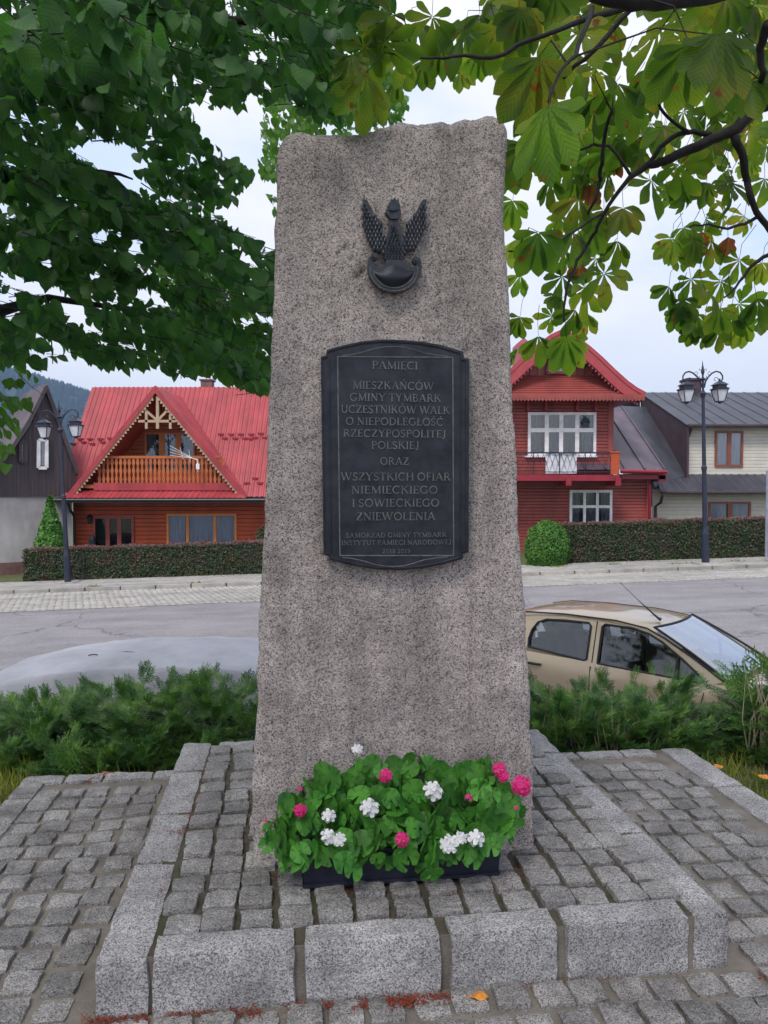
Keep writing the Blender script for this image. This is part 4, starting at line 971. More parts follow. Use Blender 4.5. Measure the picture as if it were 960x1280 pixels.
aw = obj('arched_window', mb, MT['crim'], ch); mb = MB(); mb.prism([(p[0], D0-.15, p[2]) for p in pts], (0, .01, 0)); obj('pane', mb, MT['curtain'], aw)
# pent skirt of horizontal boards, each lapped
mb = MB(); n = 9
for i in range(n):
    t0, t1 = i/n, (i+1)/n; half = lambda t: 1.30+(2.72-1.30)*t**.9
    y0_, y1_ = (D0-.14)+(DG-.02-(D0-.14))*t0, (D0-.14)+(DG-.02-(D0-.14))*t1; z0_, z1_ = zsk+(zsk0-zsk)*t0, zsk+(zsk0-zsk)*t1
    mb.add([(gx-half(t0)*1.0, y0_, z0_), (gx+half(t0), y0_, z0_), (gx+half(t1), y1_-.03, z1_+.01), (gx-half(t1), y1_-.03, z1_+.01), (gx+half(t1), y1_-.005, z1_-.02), (gx-half(t1), y1_-.005, z1_-.02)], [(3, 2, 1, 0), (5, 4, 2, 3)])
obj('skirt_board', mb, MT['crim'], ch)
for sg in (-1, 1):                                                   # broad barge boards with sawtooth lower edge
    mb = MB()
    for (a0, z0_), (a1, z1_) in zip(pr3, pr3[1:]):
        w0, w1 = .30, .30
        mb.prism([(gx+sg*a0, DG-.05, z0_+.02), (gx+sg*a1, DG-.05, z1_+.02), (gx+sg*(a1-.20), DG-.05, max(z1_-w1, zsk0-.13)), (gx+sg*max(0, a0-.20), DG-.05, z0_-w0)], (0, .05, 0))
        mb.bar((gx+sg*a0, DG-.03, z0_+.05), (gx+sg*a1, DG-.03, z1_+.05), .14, .10, (0, 1, 0))
        for k in range(4):
            t0, t1 = k/4, (k+1)/4; f = lambda t: Vector((gx+sg*(a0+(a1-a0)*t-.20 if a0+(a1-a0)*t > .2 else 0), DG-.0, z0_+(z1_-z0_)*t-.29))
            p, q = f(t0), f(t1); mb.prism([p, q, (p+q)/2+Vector((-sg*.06, 0, -.09))], (0, .03, 0))
    obj('barge_board', mb, MT['barge'], ch)
    so_ = MB()
    for (a0, z0_), (a1, z1_) in zip(pr3, pr3[1:]): so_.quad((gx+sg*a0, DG, z0_-.06), (gx+sg*a0, D0+6, z0_-.06), (gx+sg*a1, D0+6, z1_-.06), (gx+sg*a1, DG, z1_-.06))
    obj('soffit', so_, MT['crim_dark'], ch)
mb = MB(); n = 46; xa_, xb_ = gx-2.95, gx+2.95; zt_ = P(0, 493.5, DG).z; zb_ = P(0, 498, DG).z; zz_ = P(0, 502, DG).z
mb.box(xa_, xb_, DG-.11, DG-.07, zb_, zt_)
for i in range(n):
    x = xa_+(xb_-xa_)*i/n; w_ = (xb_-xa_)/n; mb.prism([(x, DG-.105, zb_), (x+w_, DG-.105, zb_), (x+w_*.95, DG-.105, (zb_+zz_)/2), (x+w_*.5, DG-.105, zz_), (x+w_*.05, DG-.105, (zb_+zz_)/2)], (0, .03, 0))
obj('scalloped_fringe', mb, MT['crim'], ch)
mb = MB(); mb.box(xa_+.05, xb_-.05, DG, D0+.02, zb_+.02, zb_+.06); mb.add([(X1, D0+.0, zb_+.03), (xb_, DG, zb_+.03), (xb_, D0+5, zb_+.03), (X1, D0+5, zb_+.03)], [(0, 1, 2, 3)])
for px_ in (659, 681, 720, 743): x = P(px_, 505, D0).x; mb.box(x-.05, x+.05, D0-.25, D0-.02, P(0, 514, D0).z, zb_)
obj('eave_soffit', mb, MT['crim_dark'], ch)
a = P(644, 462, D0+3.2); mb = MB(); c = P(655, 430, D0+3.2); mb.box(c.x-.38, c.x+.30, D0+3.0, D0+3.8, P(0, 470, D0+3.2).z, P(0, 432, D0+3.2).z)
mb.prism([(c.x-.38, D0+3.0, P(0, 432, D0+3.2).z+.001), (c.x+.30, D0+3.0, P(0, 432, D0+3.2).z+.001), (c.x-.04, D0+3.0, P(0, 423, D0+3.2).z)], (0, .8, 0)); obj('chimney', mb, mat('pink_sheet', (.40, .10, .14), 2, .5, 0), ch)
# balcony
DBk = D0-1.1
mb = MB(); B(mb, 600, 774, 593.5, 601, DBk, 1.1); obj('balcony_slab', mb, MT['crim_dark'], ch)
for px_ in (711, 773): mb = MB(); B(mb, px_-3.5, px_+3.5, 597, 607, DBk, 1.1, .06); obj('balcony_bracket', mb, MT['crim_dark'], ch)
mb = MB(); zr0, zr1 = P(0, 592, DBk).z, P(0, 566, DBk).z; xa_, xb_ = P(602, 580, DBk).x, P(764, 580, DBk).x
mb.tube([(xa_, DBk, zr1), (xb_+.3, DBk, zr1)], .028, 6); mb.tube([(xa_, DBk, zr0+.06), (xb_, DBk, zr0+.06)], .015, 5)
for i in range(6): x = xa_+(xb_-xa_)*i/5; mb.tube([(x, DBk, zr0-.02), (x, DBk, zr1)], .016, 5)
n = 22
for i in range(n):
    x = xa_+(xb_-xa_)*(i+.5)/n; w_ = (xb_-xa_)/n/2; zm = (zr0+zr1)/2
    mb.tube([(x, DBk, zr1-.04), (x-w_, DBk, zm), (x, DBk, zr0+.06), (x+w_, DBk, zm), (x, DBk, zr1-.04)], .009, 4)
obj('iron_railing', mb, MT['navy'], ch)
mb = MB(); a_, b_ = P(682, 592, DBk+.04), P(721, 567, DBk+.04); mb.grid(lambda u, v: (a_.x+(b_.x-a_.x)*u, DBk+.05+.015*math.sin(u*17+v*2), a_.z+(b_.z-a_.z)*v), 24, 6); obj('white_screen', mb, MT['sheet_white'], ch)
mb = MB(); B(mb, 763.5, 774.5, 566, 593, DBk, .05, .02); B(mb, 762.5, 775.5, 564, 566, DBk, .08, .05); obj('side_panel', mb, MT['log'], ch)
# annex roof and eave
De, Dt = 28.2, 33.6; z_e = P(0, 587, De).z; z_t = P(0, 506, Dt).z; nA = Vector((0, -(z_t-z_e), Dt-De))
xe0, xe1 = P(760, 587, De).x, P(832, 587, De).x
obj('annex_roof', corr((xe0-1.5, xe1, lambda x: ((x, Dt, z_t), (x, De, z_e))), nA, .62, .05, [(0, 0), (.90, 0), (.92, 1), (.98, 1)]), MT['purple_roof'], ch)
mb = MB(); mb.tube([P(776, 589, De-.06), P(833, 590, De-.06)], .075, 8); B(mb, 777, 832, 594, 599, De+.1, .1); B(mb, 823, 833, 590, 602, De+.1, 5); obj('annex_gutter', mb, MT['crim_dark'], ch)
mb = MB(); mb.tube([P(812, 606, De+.3), P(812, 655, D0+.15), P(812, 700, D0+.15)], .06, 8); obj('downpipe', mb, MT['crim_dark'], ch)

# ---------------------------------------------------- cream house
kh = thing('cream_house', 'cream board-clad house with dark sheet roof and brown windows at the right edge', 'house', (15, 32, -.8))
K1 = 30.4; xk0, xk1 = P(857, 560, K1).x, 21.5
zE = P(0, 531, K1-.4).z; DRk = 35.5; zRk = P(0, 490.5, DRk).z; zS1 = P(0, 593.5, K1).z
obj('upper_wall', boards(xk0, xk1, zS1, zE+.1, K1, .14, .02), MT['cream'], kh)
mb = MB(); mb.box(xk0+.02, xk1, K1+.01, K1+8, zS1-1, zE+.1); obj('wall_body', mb, MT['cream'], kh)
def kroof(x):
    xt = x
    return ((x, DRk, zRk), (x, K1-.45, zE))
obj('roof', corr((xk0-.15, xk1+.5, kroof), (0, -1, 3), .6, .03, [(0, 0), (.93, 0), (.95, 1), (.99, 1)]), MT['slate_roof'], kh)
mb = MB(); mb.prism([(xk0-.1, K1-.4, zE-.05), (xk0-.1, DRk, zRk-.05), (xk0-.1, DRk, zS1-1.5), (xk0-.1, K1-.4, zS1-1.0)], (.08, 0, 0)); obj('shingled_side', mb, MT['shingle'], kh)
mb = MB(); mb.prism([(xk0-.12, DRk, zRk), (xk0-1.8, DRk+2, zRk), (xk0-1.8, DRk+2, zRk-3), (xk0-.12, DRk, zRk-3)], (0, .1, 0)); mb.box(xk0-2.4, xk0+.1, DRk-.1, DRk+.4, zRk-.4, zRk+.0); obj('rear_wing', mb, MT['slate_roof'], kh)
mb = MB(); mb.tube([(xk0-.1, K1-.5, zE-.04), (xk1, K1-.5, zE-.04)], .07, 8); mb.tube([P(864, 536, K1-.4), P(861, 544, K1-.2), P(857.5, 551, K1-.1), P(857.5, 594, K1-.1), P(860, 612, 29.2)], .055, 8); obj('gutter', mb, MT['shingle'], kh)
zS2 = P(0, 614, 28.9).z; xs0 = P(826, 614, 28.9).x
obj('skirt_roof', corr((xs0, xk1, lambda x: ((max(x, xk0-1.2), K1, zS1+.02), (x, 28.9, zS2))), (0, -1, 2), .3, .02), MT['slate_roof'], kh)
mb = MB(); mb.prism([(xe1+.02, De+1.2, zS2+.15), (xk0, De+2.0, zS1), (xk0-.2, 34.5, z_t), (xe1+.0, 34., z_t)], (0, 0, -.08)); obj('valley_roof', mb, MT['slate_roof'], kh)
mb = MB(); mb.tube([(xs0, 28.85, zS2-.05), (xk1, 28.85, zS2-.05)], .06, 8); mb.tube([P(828, 620, 28.9), P(826, 628, 29.3), P(819.5, 633, 29.4), P(819.5, 700, 29.4)], .055, 8); obj('lower_gutter', mb, MT['shingle'], kh)
obj('lower_wall', boards(P(815, 640, 29.6).x, xk1, -1.0, zS2+.1, 29.6, .14, .02), MT['cream'], kh)
window(kh, 893, 928.5, 539, 583.5, K1-.02, MT['brownwin'], [0, .5, 1], fr=2.6, bar=5, curtain=('curtain', [(0, .42), (.58, 1)]))
window(kh, 885, 938, 627, 652, 29.58, MT['brownwin'], [0, .5, 1], fr=2.6, bar=5, curtain=('curtain', [(0, .42), (.58, 1)]))
c0, c1 = P(856, 490, DRk), P(873.5, 476.5, DRk); mb = MB(); mb.box(c0.x, c1.x, DRk-.3, DRk+.5, zRk-.8, c1.z); mb.box(c0.x-.05, c1.x+.05, DRk-.35, DRk+.55, c1.z+.001, c1.z+.1); obj('chimney', mb, MT['shingle'], kh)

# ================================================================ STREET LAMPS
def lamp():
    t = thing('street_lamp', 'dark cast-iron twin lantern street lamp standing before the hedge of the red-roofed house', 'street lamp', (0, 0, 0), 'twin lantern street lamps')
    p = MB(); p.lathe([(.11, .02), (.11, .9), (.09, 1.0), (.075, 1.1), (.065, 2.8), (.08, 2.82), (.08, 2.9), (.06, 2.95), (.045, 4.95), (.07, 5.0), (.09, 5.08), (.045, 5.14), (.032, 5.2), (.035, 5.45), (.09, 5.5), (.03, 5.55), (.025, 5.62), (.055, 5.72), (.02, 5.9), (.004, 6.05)], (0, 0, 0), 12); obj('pole', p, MT['navy'], t, smooth=False)
    p = MB(); p.box(-.32, .32, -.28, .28, 0, .05); obj('foot', p, MT['paving'], t)
    p = MB()
    for s in (-1, 1):
        p.tube([(s*.05, 0, 5.4), (s*.12, 0, 5.60), (s*.14, 0, 5.55), (s*.10, 0, 5.52)], .007, 5); p.tube([(s*.0, 0, 5.76), (s*.07, 0, 5.77), (s*.10, 0, 5.81), (s*.12, 0, 5.75)], .009, 5)
    p.tube([(.0, -.1, 2.1), (.25, 0, 2.25), (.3, 0, 2.5), (.1, 0, 2.45), (.05, 0, 2.3)], .008, 5) if False else None
    obj('scroll_cross', p, MT['navy'], t)
    for s in (-1, 1):
        a = MB(); pts = [(s*.04, 0, 5.25), (s*.08, 0, 5.42), (s*.17, 0, 5.56), (s*.30, 0, 5.68), (s*.43, 0, 5.73), (s*.55, 0, 5.70), (s*.63, 0, 5.60), (s*.63, 0, 5.50), (s*.58, 0, 5.44), (s*.53, 0, 5.46)]
        a.tube(pts, .024, 6); a.tube([(s*.50, 0, 5.50), (s*.44, 0, 5.55), (s*.37, 0, 5.53), (s*.36, 0, 5.47), (s*.41, 0, 5.45)], .010, 5); a.tube([(s*.53, 0, 5.46), (s*.53, 0, 5.40)], .025, 6)
        a.tube([(s*.20, 0, 5.60), (s*.16, 0, 5.68), (s*.20, 0, 5.73), (s*.25, 0, 5.70)], .008, 5)
        obj('arm', a, MT['navy'], t)
        l = MB(); cx = s*.53; z0 = 4.83
        def fr4(r, z): return [(cx+r*sx, r*sy, z) for sx, sy in ((-1, -1), (1, -1), (1, 1), (-1, 1))]
        lo, hi = fr4(.095, z0), fr4(.175, z0+.36)
        for i in range(4): l.bar(lo[i], hi[i], .022, .022); l.bar(lo[i], lo[(i+1) % 4], .026, .026); l.bar(hi[i], hi[(i+1) % 4], .03, .03)
        l.lathe([(.03, z0-.06), (.07, z0-.02), (.13, z0), (.0, z0+.01)], (cx, 0, 0), 8)
        for sx in (-1, 1): l.tube([(cx+sx*.11, -.08, z0), (cx+sx*.20, -.08, z0+.02), (cx+sx*.21, -.08, z0+.10)], .006, 4)
        lo_ = obj('lantern', l, MT['navy'], t)
        r = MB(); q2 = math.pi/4; r.lathe([(.285, z0+.36), (.285, z0+.385), (.205, z0+.42), (.205, z0+.475), (.255, z0+.485), (.255, z0+.50), (.08, z0+.60), (.03, z0+.62), (.03, z0+.68)], (cx, 0, 0), 4, q2); obj('lantern_roof', r, MT['navy'], lo_)
        for i in range(4):
            g = MB(); j = (i+1) % 4; c_ = Vector((cx, 0, 0)); ins = lambda p: Vector((cx+(p[0]-cx)*.95, p[1]*.95, p[2]))
            g.prism([ins(lo[i]), ins(lo[j]), ins(hi[j]), ins(hi[i])], (0, 0, .003)); obj('pane', g, MT['lamp_glass'], lo_)
    return t
l1 = lamp(); b1 = P(85, 729, 23.3); l1.matrix_basis = Matrix.Translation(b1) @ Matrix.Rotation(R(2.2)*-1, 4, 'Y') @ Matrix.Rotation(R(-3), 4, 'Z') @ Matrix.Scale(.918, 4)
l2 = copy_tree(l1); b2 = P(882, 705, 22.9); l2.matrix_basis = Matrix.Translation(b2) @ Matrix.Rotation(R(-1.6), 4, 'Y') @ Matrix.Rotation(R(8), 4, 'Z')
l2['label'] = 'dark cast-iron twin lantern street lamp standing before the hedge of the cream house'
# upper lantern gap tune: a thin metal post at the right edge
mb = MB(); a = P(958, 697, 23.); mb.tube([a, (a.x, a.y, a.z+2.6)], .045, 10); mb.lathe([(.047, 2.6), (.03, 2.63), (.005, 2.64)], a, 10)
tag(obj('metal_post', mb, MT['post']), 'slim grey metal post by the hedge at the right edge', 'post')
# ================================================================ CARS
from mathutils.geometry import tessellate_polygon
def make_car():
    t = thing('parked_car', 'small beige metallic hatchback parked behind the juniper on the right', 'car', (0, 0, 0))
    zs = [.18, .35, .52, .70, .82, .93]; ys = [.66, .71, .74, .745, .735, .70]
    def belt(x): return float(np.interp(x, [0, .4, 1.5, 2.6, 2.8, 3.1, 3.35, 3.46], [.95, .99, .965, .945, .955, .89, .77, .64]))
    def taper(x): return float(np.interp(x, [-.02, .12, .5, 2.7, 3.15, 3.38, 3.46], [.80, .92, 1, 1, .94, .80, .66]))
    def bot(x):
        z = .20
        for c in (.52, 2.86):
            if abs(x-c) < .32: z = max(z, .28+math.sqrt(.32**2-(x-c)**2))
        return z
    for s in (-1, 1):
        mb = MB(); xs = [i*3.46/70 for i in range(71)]
        for x in xs:
            b, tp = bot(x), belt(x)
            for k in range(8):
                z = b+(tp-b)*k/7; zz = .18+(z-.18)*(.93-.18)/(tp-.18); mb.v.append((x, s*float(np.interp(zz, zs, ys))*taper(x), z))
        for i in range(70):
            for k in range(7): q = i*8+k; mb.f.append((q, q+8, q+9, q+1))
        obj('side_panel', mb, MT['car_paint'], t, smooth=True)
        mb = MB()
        for c in (.52, 2.86):
            mb.tube([(c, s*.60, .28), (c, s*.64, .28)], .335, 20)
        obj('wheel_well', mb, MT['rubber'], t)
    def yside(x, z): return float(np.interp(z, [.90, 1.0, 1.2, 1.38, 1.44], [.705, .68, .625, .565, .545]))*float(np.interp(x, [0, .3, 2.3, 2.8], [.93, 1, 1, .985]))
    rear = [(.60, 1.03), (.595, 1.12), (.62, 1.22), (.68, 1.31), (.78, 1.35), (1.0, 1.365), (1.30, 1.37), (1.33, 1.34), (1.33, .99), (1.30, .975)]
    front = [(1.46, .965), (1.46, 1.35), (1.49, 1.375), (1.80, 1.37), (1.98, 1.335), (2.12, 1.275), (2.34, 1.14), (2.52, 1.01), (2.57, .95), (2.54, .935)]
    outer = [(.10, .96), (.05, 1.10), (.12, 1.25), (.25, 1.36), (.5, 1.41), (1.0, 1.435), (1.6, 1.43), (1.95, 1.39), (2.15, 1.31), (2.45, 1.16), (2.77, .975), (2.6, .925), (1.5, .94), (.5, .965)]
    for s in (-1, 1):
        P3 = lambda p, o=0: (p[0], s*(yside(*p)+o), p[1])
        loops = [[Vector((a, b, 0)) for a, b in l] for l in (outer, rear, front)]
        tri = tessellate_polygon(loops); flat = [p for l in (outer, rear, front) for p in l]
        mb = MB(); mb.add([P3(p) for p in flat]+[P3(p, -.035) for p in flat], [tuple(x) for x in tri]+[tuple(i+len(flat) for i in x)[::-1] for x in tri])
        off = 0
        for l in (outer, rear, front):
            n = len(l)
            for i in range(n): a, b = off+i, off+(i+1) % n; mb.f.append((a, b, b+len(flat), a+len(flat)))
            off += n
        fr_ = obj('door_frame', mb, MT['car_paint'], t)
        for l in (rear, front):
            mb = MB(); pts = [P3(p, .004) for p in l]; mb.tube(pts+[pts[0]], .013, 6); so_ = obj('rubber_seal', mb, MT['rubber'], fr_)
            mb = MB(); mb.prism([Vector(P3(p, -.015)) for p in l], (0, .003, 0)); obj('window_glass', mb, MT['car_glass'], t)
        mb = MB(); mb.tube([P3(p, .006) for p in outer[2:11]], .009, 5); mb.tube([P3((1.395, 1.40), .004), P3((1.395, .95), .004)], .006, 4)
        mb.tube([(1.39, s*.722, .93), (1.39, s*.748, .7), (1.38, s*.72, .25)], .006, 4)
        mb.tube([P3((2.60, .93), .003), (2.58, s*.742, .8), (2.52, s*.75, .6)], .006, 4); obj('door_seam', mb, MT['rubber'], t)
        mb = MB(); mb.tube([P3((2.30, 1.15), -.01), (2.30, s*.70, .93)], .018, 6); obj('quarter_light_bar', mb, MT['rubber'], t)
        mb = MB(); mb.add([], []); mb.tube([(.62, s*.74, .86), (.66, s*.765, .865), (.76, s*.765, .865), (.80, s*.74, .86)], .016, 6); obj('door_handle', mb, MT['rubber'], t)
        mb = MB(); mb.grid(lambda u, v: (2.42+.10*v+.03*math.sin(3.14*u), s*(.74+.16*u), .93+.13*v), 4, 4); 
    mb = MB(); b = rough_block(.14, .22, .15, (4, 4, 4), .001, .4); mb.add([(x+2.45, y+.86, z+.90) for x, y, z in b.v], b.f); mb.add([(x+2.45, y-.86, z+.90) for x, y, z in b.v], b.f) if False else None
    mb2 = MB()
    def roofp(u, v):
        x = .10+1.93*u; z = float(np.interp(x, [.1, .3, .6, 1.0, 1.5, 1.8, 2.05], [1.27, 1.38, 1.44, 1.475, 1.47, 1.44, 1.385])); a = (v-.5)*2
        return (x+.07*(1-a*a)*(u-.3), a*.575*float(np.interp(x, [.1, .5, 2.05], [.93, 1, .99])), z-.055*abs(a)**3.2)
    mb2.grid(roofp, 30, 18); obj('roof', mb2, MT['car_paint'], t, smooth=True)
    mb = MB()
    def hood(u, v):
        x = 2.72+.74*u; a = (v-.5)*2; return (x, a*.70*taper(x), belt(x)+.045*(1-a*a)+.0)
    mb.grid(hood, 14, 14); obj('bonnet', mb, MT['car_paint'], t, smooth=True)
    mb = MB(); mb.grid(lambda u, v: (3.46+.06*(1-(2*u-1)**2)*math.sin(math.pi*v)**.5, (2*u-1)*.47, .2+.43*v), 14, 8); mb.grid(lambda u, v: (-.02-.03*(1-(2*u-1)**2), (2*u-1)*.56, .25+.73*v), 10, 6); obj('bumper', mb, MT['car_paint'], t, smooth=True)
    mb = MB()
    def ws(u, v):
        a = (u-.5)*2; x0, z0, w0 = 2.80+.09*(1-a*a), .985+.02*(1-a*a), .665; x1, z1, w1 = 2.02+.07*(1-a*a), 1.405-.0, .545
        return (x0+(x1-x0)*v, a*(w0+(w1-w0)*v), z0+(z1-z0)*v+.015*math.sin(math.pi*v))
    mb.grid(ws, 14, 8); obj('windscreen', mb, MT['wind_glass'], t, smooth=True)
    mb = MB(); mb.tube([ws(i/10, 0) for i in range(11)]+[ws(1, i/6) for i in range(1, 7)]+[ws(1-i/10, 1) for i in range(1, 11)]+[ws(0, 1-i/6) for i in range(1, 7)], .014, 6); obj('rubber_seal', mb, MT['rubber'], t)
    mb = MB(); mb.grid(lambda u, v: (.10-.08*v, (2*u-1)*(.52+.05*v), 1.27-.3*v), 6, 4); obj('rear_window', mb, MT['car_glass'], t)
    mb = MB(); mb.tube([(2.86, -.05, 1.015), (2.66, -.30, 1.10), (2.68, -.5, 1.07)], .008, 5); mb.tube([(2.86, -.45, 1.0), (2.66, .0, 1.12)], .007, 5); obj('wiper', mb, MT['rubber'], t)
    mb = MB(); mb.box(.15, 2.6, -.60, .60, .28, .34); mb.box(2.25, 2.78, -.62, .62, .34, .88); mb.box(.2, .35, -.6, .6, .34, .92); obj('cabin', mb, MT['dark'], t)
    mb = MB()
    for k in range(25): a = k/24*2*math.pi; mb.v.append((0, 0, 0)); 
    mb = MB(); c_ = Vector((2.14, .32, .90)); pts = [c_+Vector((.06*math.sin(k/16*6.283), .18*math.cos(k/16*6.283), .17*math.sin(k/16*6.283))) for k in range(17)]; mb.tube(pts, .014, 6, False); mb.bar(c_, (2.32, .32, .80), .04, .04); obj('steering_wheel', mb, MT['rubber'], t)
    for yy in (-.33, .33):
        mb = MB()
        for (L_, W_, H_, cx, cz, tilt, sd_) in ((.50, .48, .16, 1.72, .42, .08, 1), (.13, .46, .60, 1.46, .52, -.22, 2), (.10, .27, .19, 1.36, 1.13, -.12, 3)):
            b = rough_block(L_, W_, H_, (5, 6, 6), .006, .42, sd_, 6); m = Matrix.Translation((cx, yy, cz)) @ Matrix.Rotation(tilt, 4, 'Y'); mb.add([m @ Vector(v) for v in b.v], b.f)
        obj('seat', mb, MT['seat'], t, smooth=True)
    mb = MB()
    for yy in (-.33, .33):
        b = rough_block(.14, .52, .55, (4, 6, 6), .006, .3, 4, 6); m = Matrix.Translation((.55, yy, .5)) @ Matrix.Rotation(-.2, 4, 'Y'); mb.add([m @ Vector(v) for v in b.v], b.f)
    obj('rear_seat', mb, MT['seat'], t, smooth=True)
    for c in (.52, 2.86):
        for s in (-1, 1):
            mb = MB(); mb.tube([(c, s*.58, .28), (c, s*.61, .28), (c, s*.70, .28), (c, s*.725, .28)], [.25, .275, .275, .25], 24); wl = obj('wheel', mb, MT['rubber'], t)
            mb = MB(); mb.tube([(c, s*.70, .28), (c, s*.731, .28)], [.17, .16], 16); obj('rim', mb, MT['sheet_white'], wl)
    mb = MB(); a = Vector((1.96, -.22, 1.435)); mb.tube([a, a+Vector((-.04, .0, .02)), a+Vector((-.27, -.0, .20)), a+Vector((-.46, 0, .36))], [.02, .012, .0035, .0025], 6); obj('aerial', mb, MT['rubber'], t)
    mb = MB(); mb.box(3.30, 3.40, -.62, -.42, .60, .72); 
    return t
car = make_car()
car.matrix_basis = Matrix.Translation((1.517, 8.894, -1.02)) @ Matrix.Rotation(R(-41.2), 4, 'Z') @ Matrix.Scale(.918, 4)

cc = thing('covered_car', 'parked car wrapped in a pale grey fabric cover, behind the juniper on the left', 'car', (-1, 6.75, street_z(-1)))
mb = MB()
def cover(u, v):
    x = -2.12+4.2*u
    h = float(np.interp(x, [-2.12, -2.05, -1.9, -1.6, -1.2, -.6, 0, .5, 1.0, 1.6, 1.95, 2.08], [.05, .70, .98, 1.16, 1.25, 1.31, 1.33, 1.30, 1.18, .95, .66, .1]))
    wd = float(np.interp(x, [-2.12, -1.9, -1.3, .5, 1.6, 2.08], [.55, .76, .84, .84, .80, .5]))
    a = -1+2*v; s = 1 if a > 0 else -1; a = abs(a)
    # top to side: flat crown, soft shoulder, hanging side
    if a < .5: k = a/.5; y = k*wd*.74; z = h-.05*k**2.5
    elif a < .56: k = (a-.5)/.06; y = wd*(.74+.045*math.sin(k*1.57)); z = h-.05-.035*(1-math.cos(k*1.57))
    else: k = (a-.56)/.44; y = wd*(.785+.23*k**.8); z = (h-.085)*(1-k)+.08*k
    wr = (.035*max(0, mnoise.noise(Vector((x*4.5+z*1.2, s*2., z*.5)))) if a > .5 else 0)+.018*mnoise.noise(Vector((x*2.2, y*3, z*1.0)))+.010*mnoise.ridged_multi_fractal(Vector((x*3.5+z*1.5, s*3, z*1.2)), 1, 2, 3, 1, 2)*(1 if a > .5 else .3)
    return (-1.66+x, 6.75+s*(y+wr), street_z(-1)+z+wr*.6)
mb.grid(cover, 120, 60); obj('fabric_cover', mb, MT['cover'], cc, smooth=True)
for c in (-1.35, 1.3):
    for ya in (6.1, 7.25): mb = MB(); mb.tube([(-1.66+c, ya, street_z(-1)+.3), (-1.66+c, ya+.16, street_z(-1)+.3)], .29, 16); obj('wheel', mb, MT['rubber'], cc)
mb = MB(); 
for (xx, yy, l) in ((-2.3, 6.55, .16), (-2.5, 6.45, .08), (-2.1, 6.45, .12)): mb.tube([(xx, yy, street_z(-1)+1.297), (xx+l*.5, yy+.01, street_z(-1)+1.304), (xx+l, yy, street_z(-1)+1.301)], .005, 5); obj('tear', mb, MT['shingle'], cc); mb = MB()

# ================================================================ PLANTS BELOW EYE LEVEL
def leafmx(pos, up_b, size, spread=1., tipdown=0.):
    n = (Vector(up_b)+rv(.35*spread)).normalized(); tip = n.orthogonal(); tip.rotate(Matrix.Rotation(random.uniform(0, 6.283), 3, n))
    return np.array(frame(pos, tip, n, size*random.uniform(.75, 1.25)))
SM = [(-.42, .45, .06), (0, 0, 0), (.42, .45, .06), (0, 1, 0)]; SMF = [(0, 1, 2, 3)]; SMU = [(-.5, .5), (0, 0), (.5, .5), (0, 1)]
def hedge(name, label, x0, x1, yf, dep, z0f, ht, group):
    t = thing(name, label, 'hedge', ((x0+x1)/2, yf, z0f((x0+x1)/2)), group)
    c = MB(); n = 20
    def bodyf(u, v):
        x = x0+(x1-x0)*u; k = v*3; i = min(2, int(k)); f = k-i; pts = [(yf+.08, 0), (yf+.08, ht-.08), (yf+dep-.08, ht-.08), (yf+dep-.08, 0)]
        a, b = pts[i], pts[i+1]; return (x, a[0]+(b[0]-a[0])*f, z0f(x)+a[1]+(b[1]-a[1])*f)
    c.grid(bodyf, n, 3); c.add([bodyf(0, 0), bodyf(0, 1/3), bodyf(0, 2/3), bodyf(0, 1)], [(0, 1, 2, 3)]); c.add([bodyf(1, 0), bodyf(1, 1/3), bodyf(1, 2/3), bodyf(1, 1)], [(3, 2, 1, 0)])
    obj('branches', c, MT['bark'], t)  # solid dark box added inside the leaves, no modelled branches
    f = []; tp = []
    L_ = x1-x0
    def bump(x, z): return .09*mnoise.noise(Vector((x*1.3, z*1.6, 3)))+.035*mnoise.noise(Vector((x*6, z*6, 1)))
    for i in range(int(L_*ht*1500)):
        x = random.uniform(x0, x1); z = random.uniform(.02, ht)**1; f.append(leafmx((x, yf+bump(x, z)+random.uniform(-.02, .10), z0f(x)+z), (0, -1, .4), .055, 1.6))
    for i in range(int(L_*dep*1600)):
        x = random.uniform(x0, x1); y = random.uniform(0, dep); tp.append(leafmx((x, yf+y, z0f(x)+ht+bump(x, y)-random.uniform(0, .06)), (0, -.3, 1), .05, 1.5))
    for xe, s in ((x0, -1), (x1, 1)):
        for i in range(int(dep*ht*1500)): y = random.uniform(0, dep); z = random.uniform(0, ht); f.append(leafmx((xe+s*random.uniform(-.03, .06), yf+y, z0f(x0)+z), (s, 0, .3), .055, 1.6))
    obj('foliage', batch('foliage', SM, SMF, SMU, f, MT['hedge']), None, t, 'stuff'); obj('clipped_top', batch('clipped_top', SM, SMF, SMU, tp, MT['hedge_top']), None, t, 'stuff')
    return t
hz = lambda x: street_z(x)+.09
hedge('clipped_hedge', 'low clipped reddish-topped hedge in front of the red-roofed house', P(30, 700, 24.).x, -3.2, 24.0, .8, hz, 1.02, 'clipped street hedges')
hedge('clipped_hedge', 'low clipped reddish-topped hedge in front of the crimson and cream houses', P(683, 680, 24.35).x, 14.8, 24.35, .8, hz, 1.26, 'clipped street hedges')
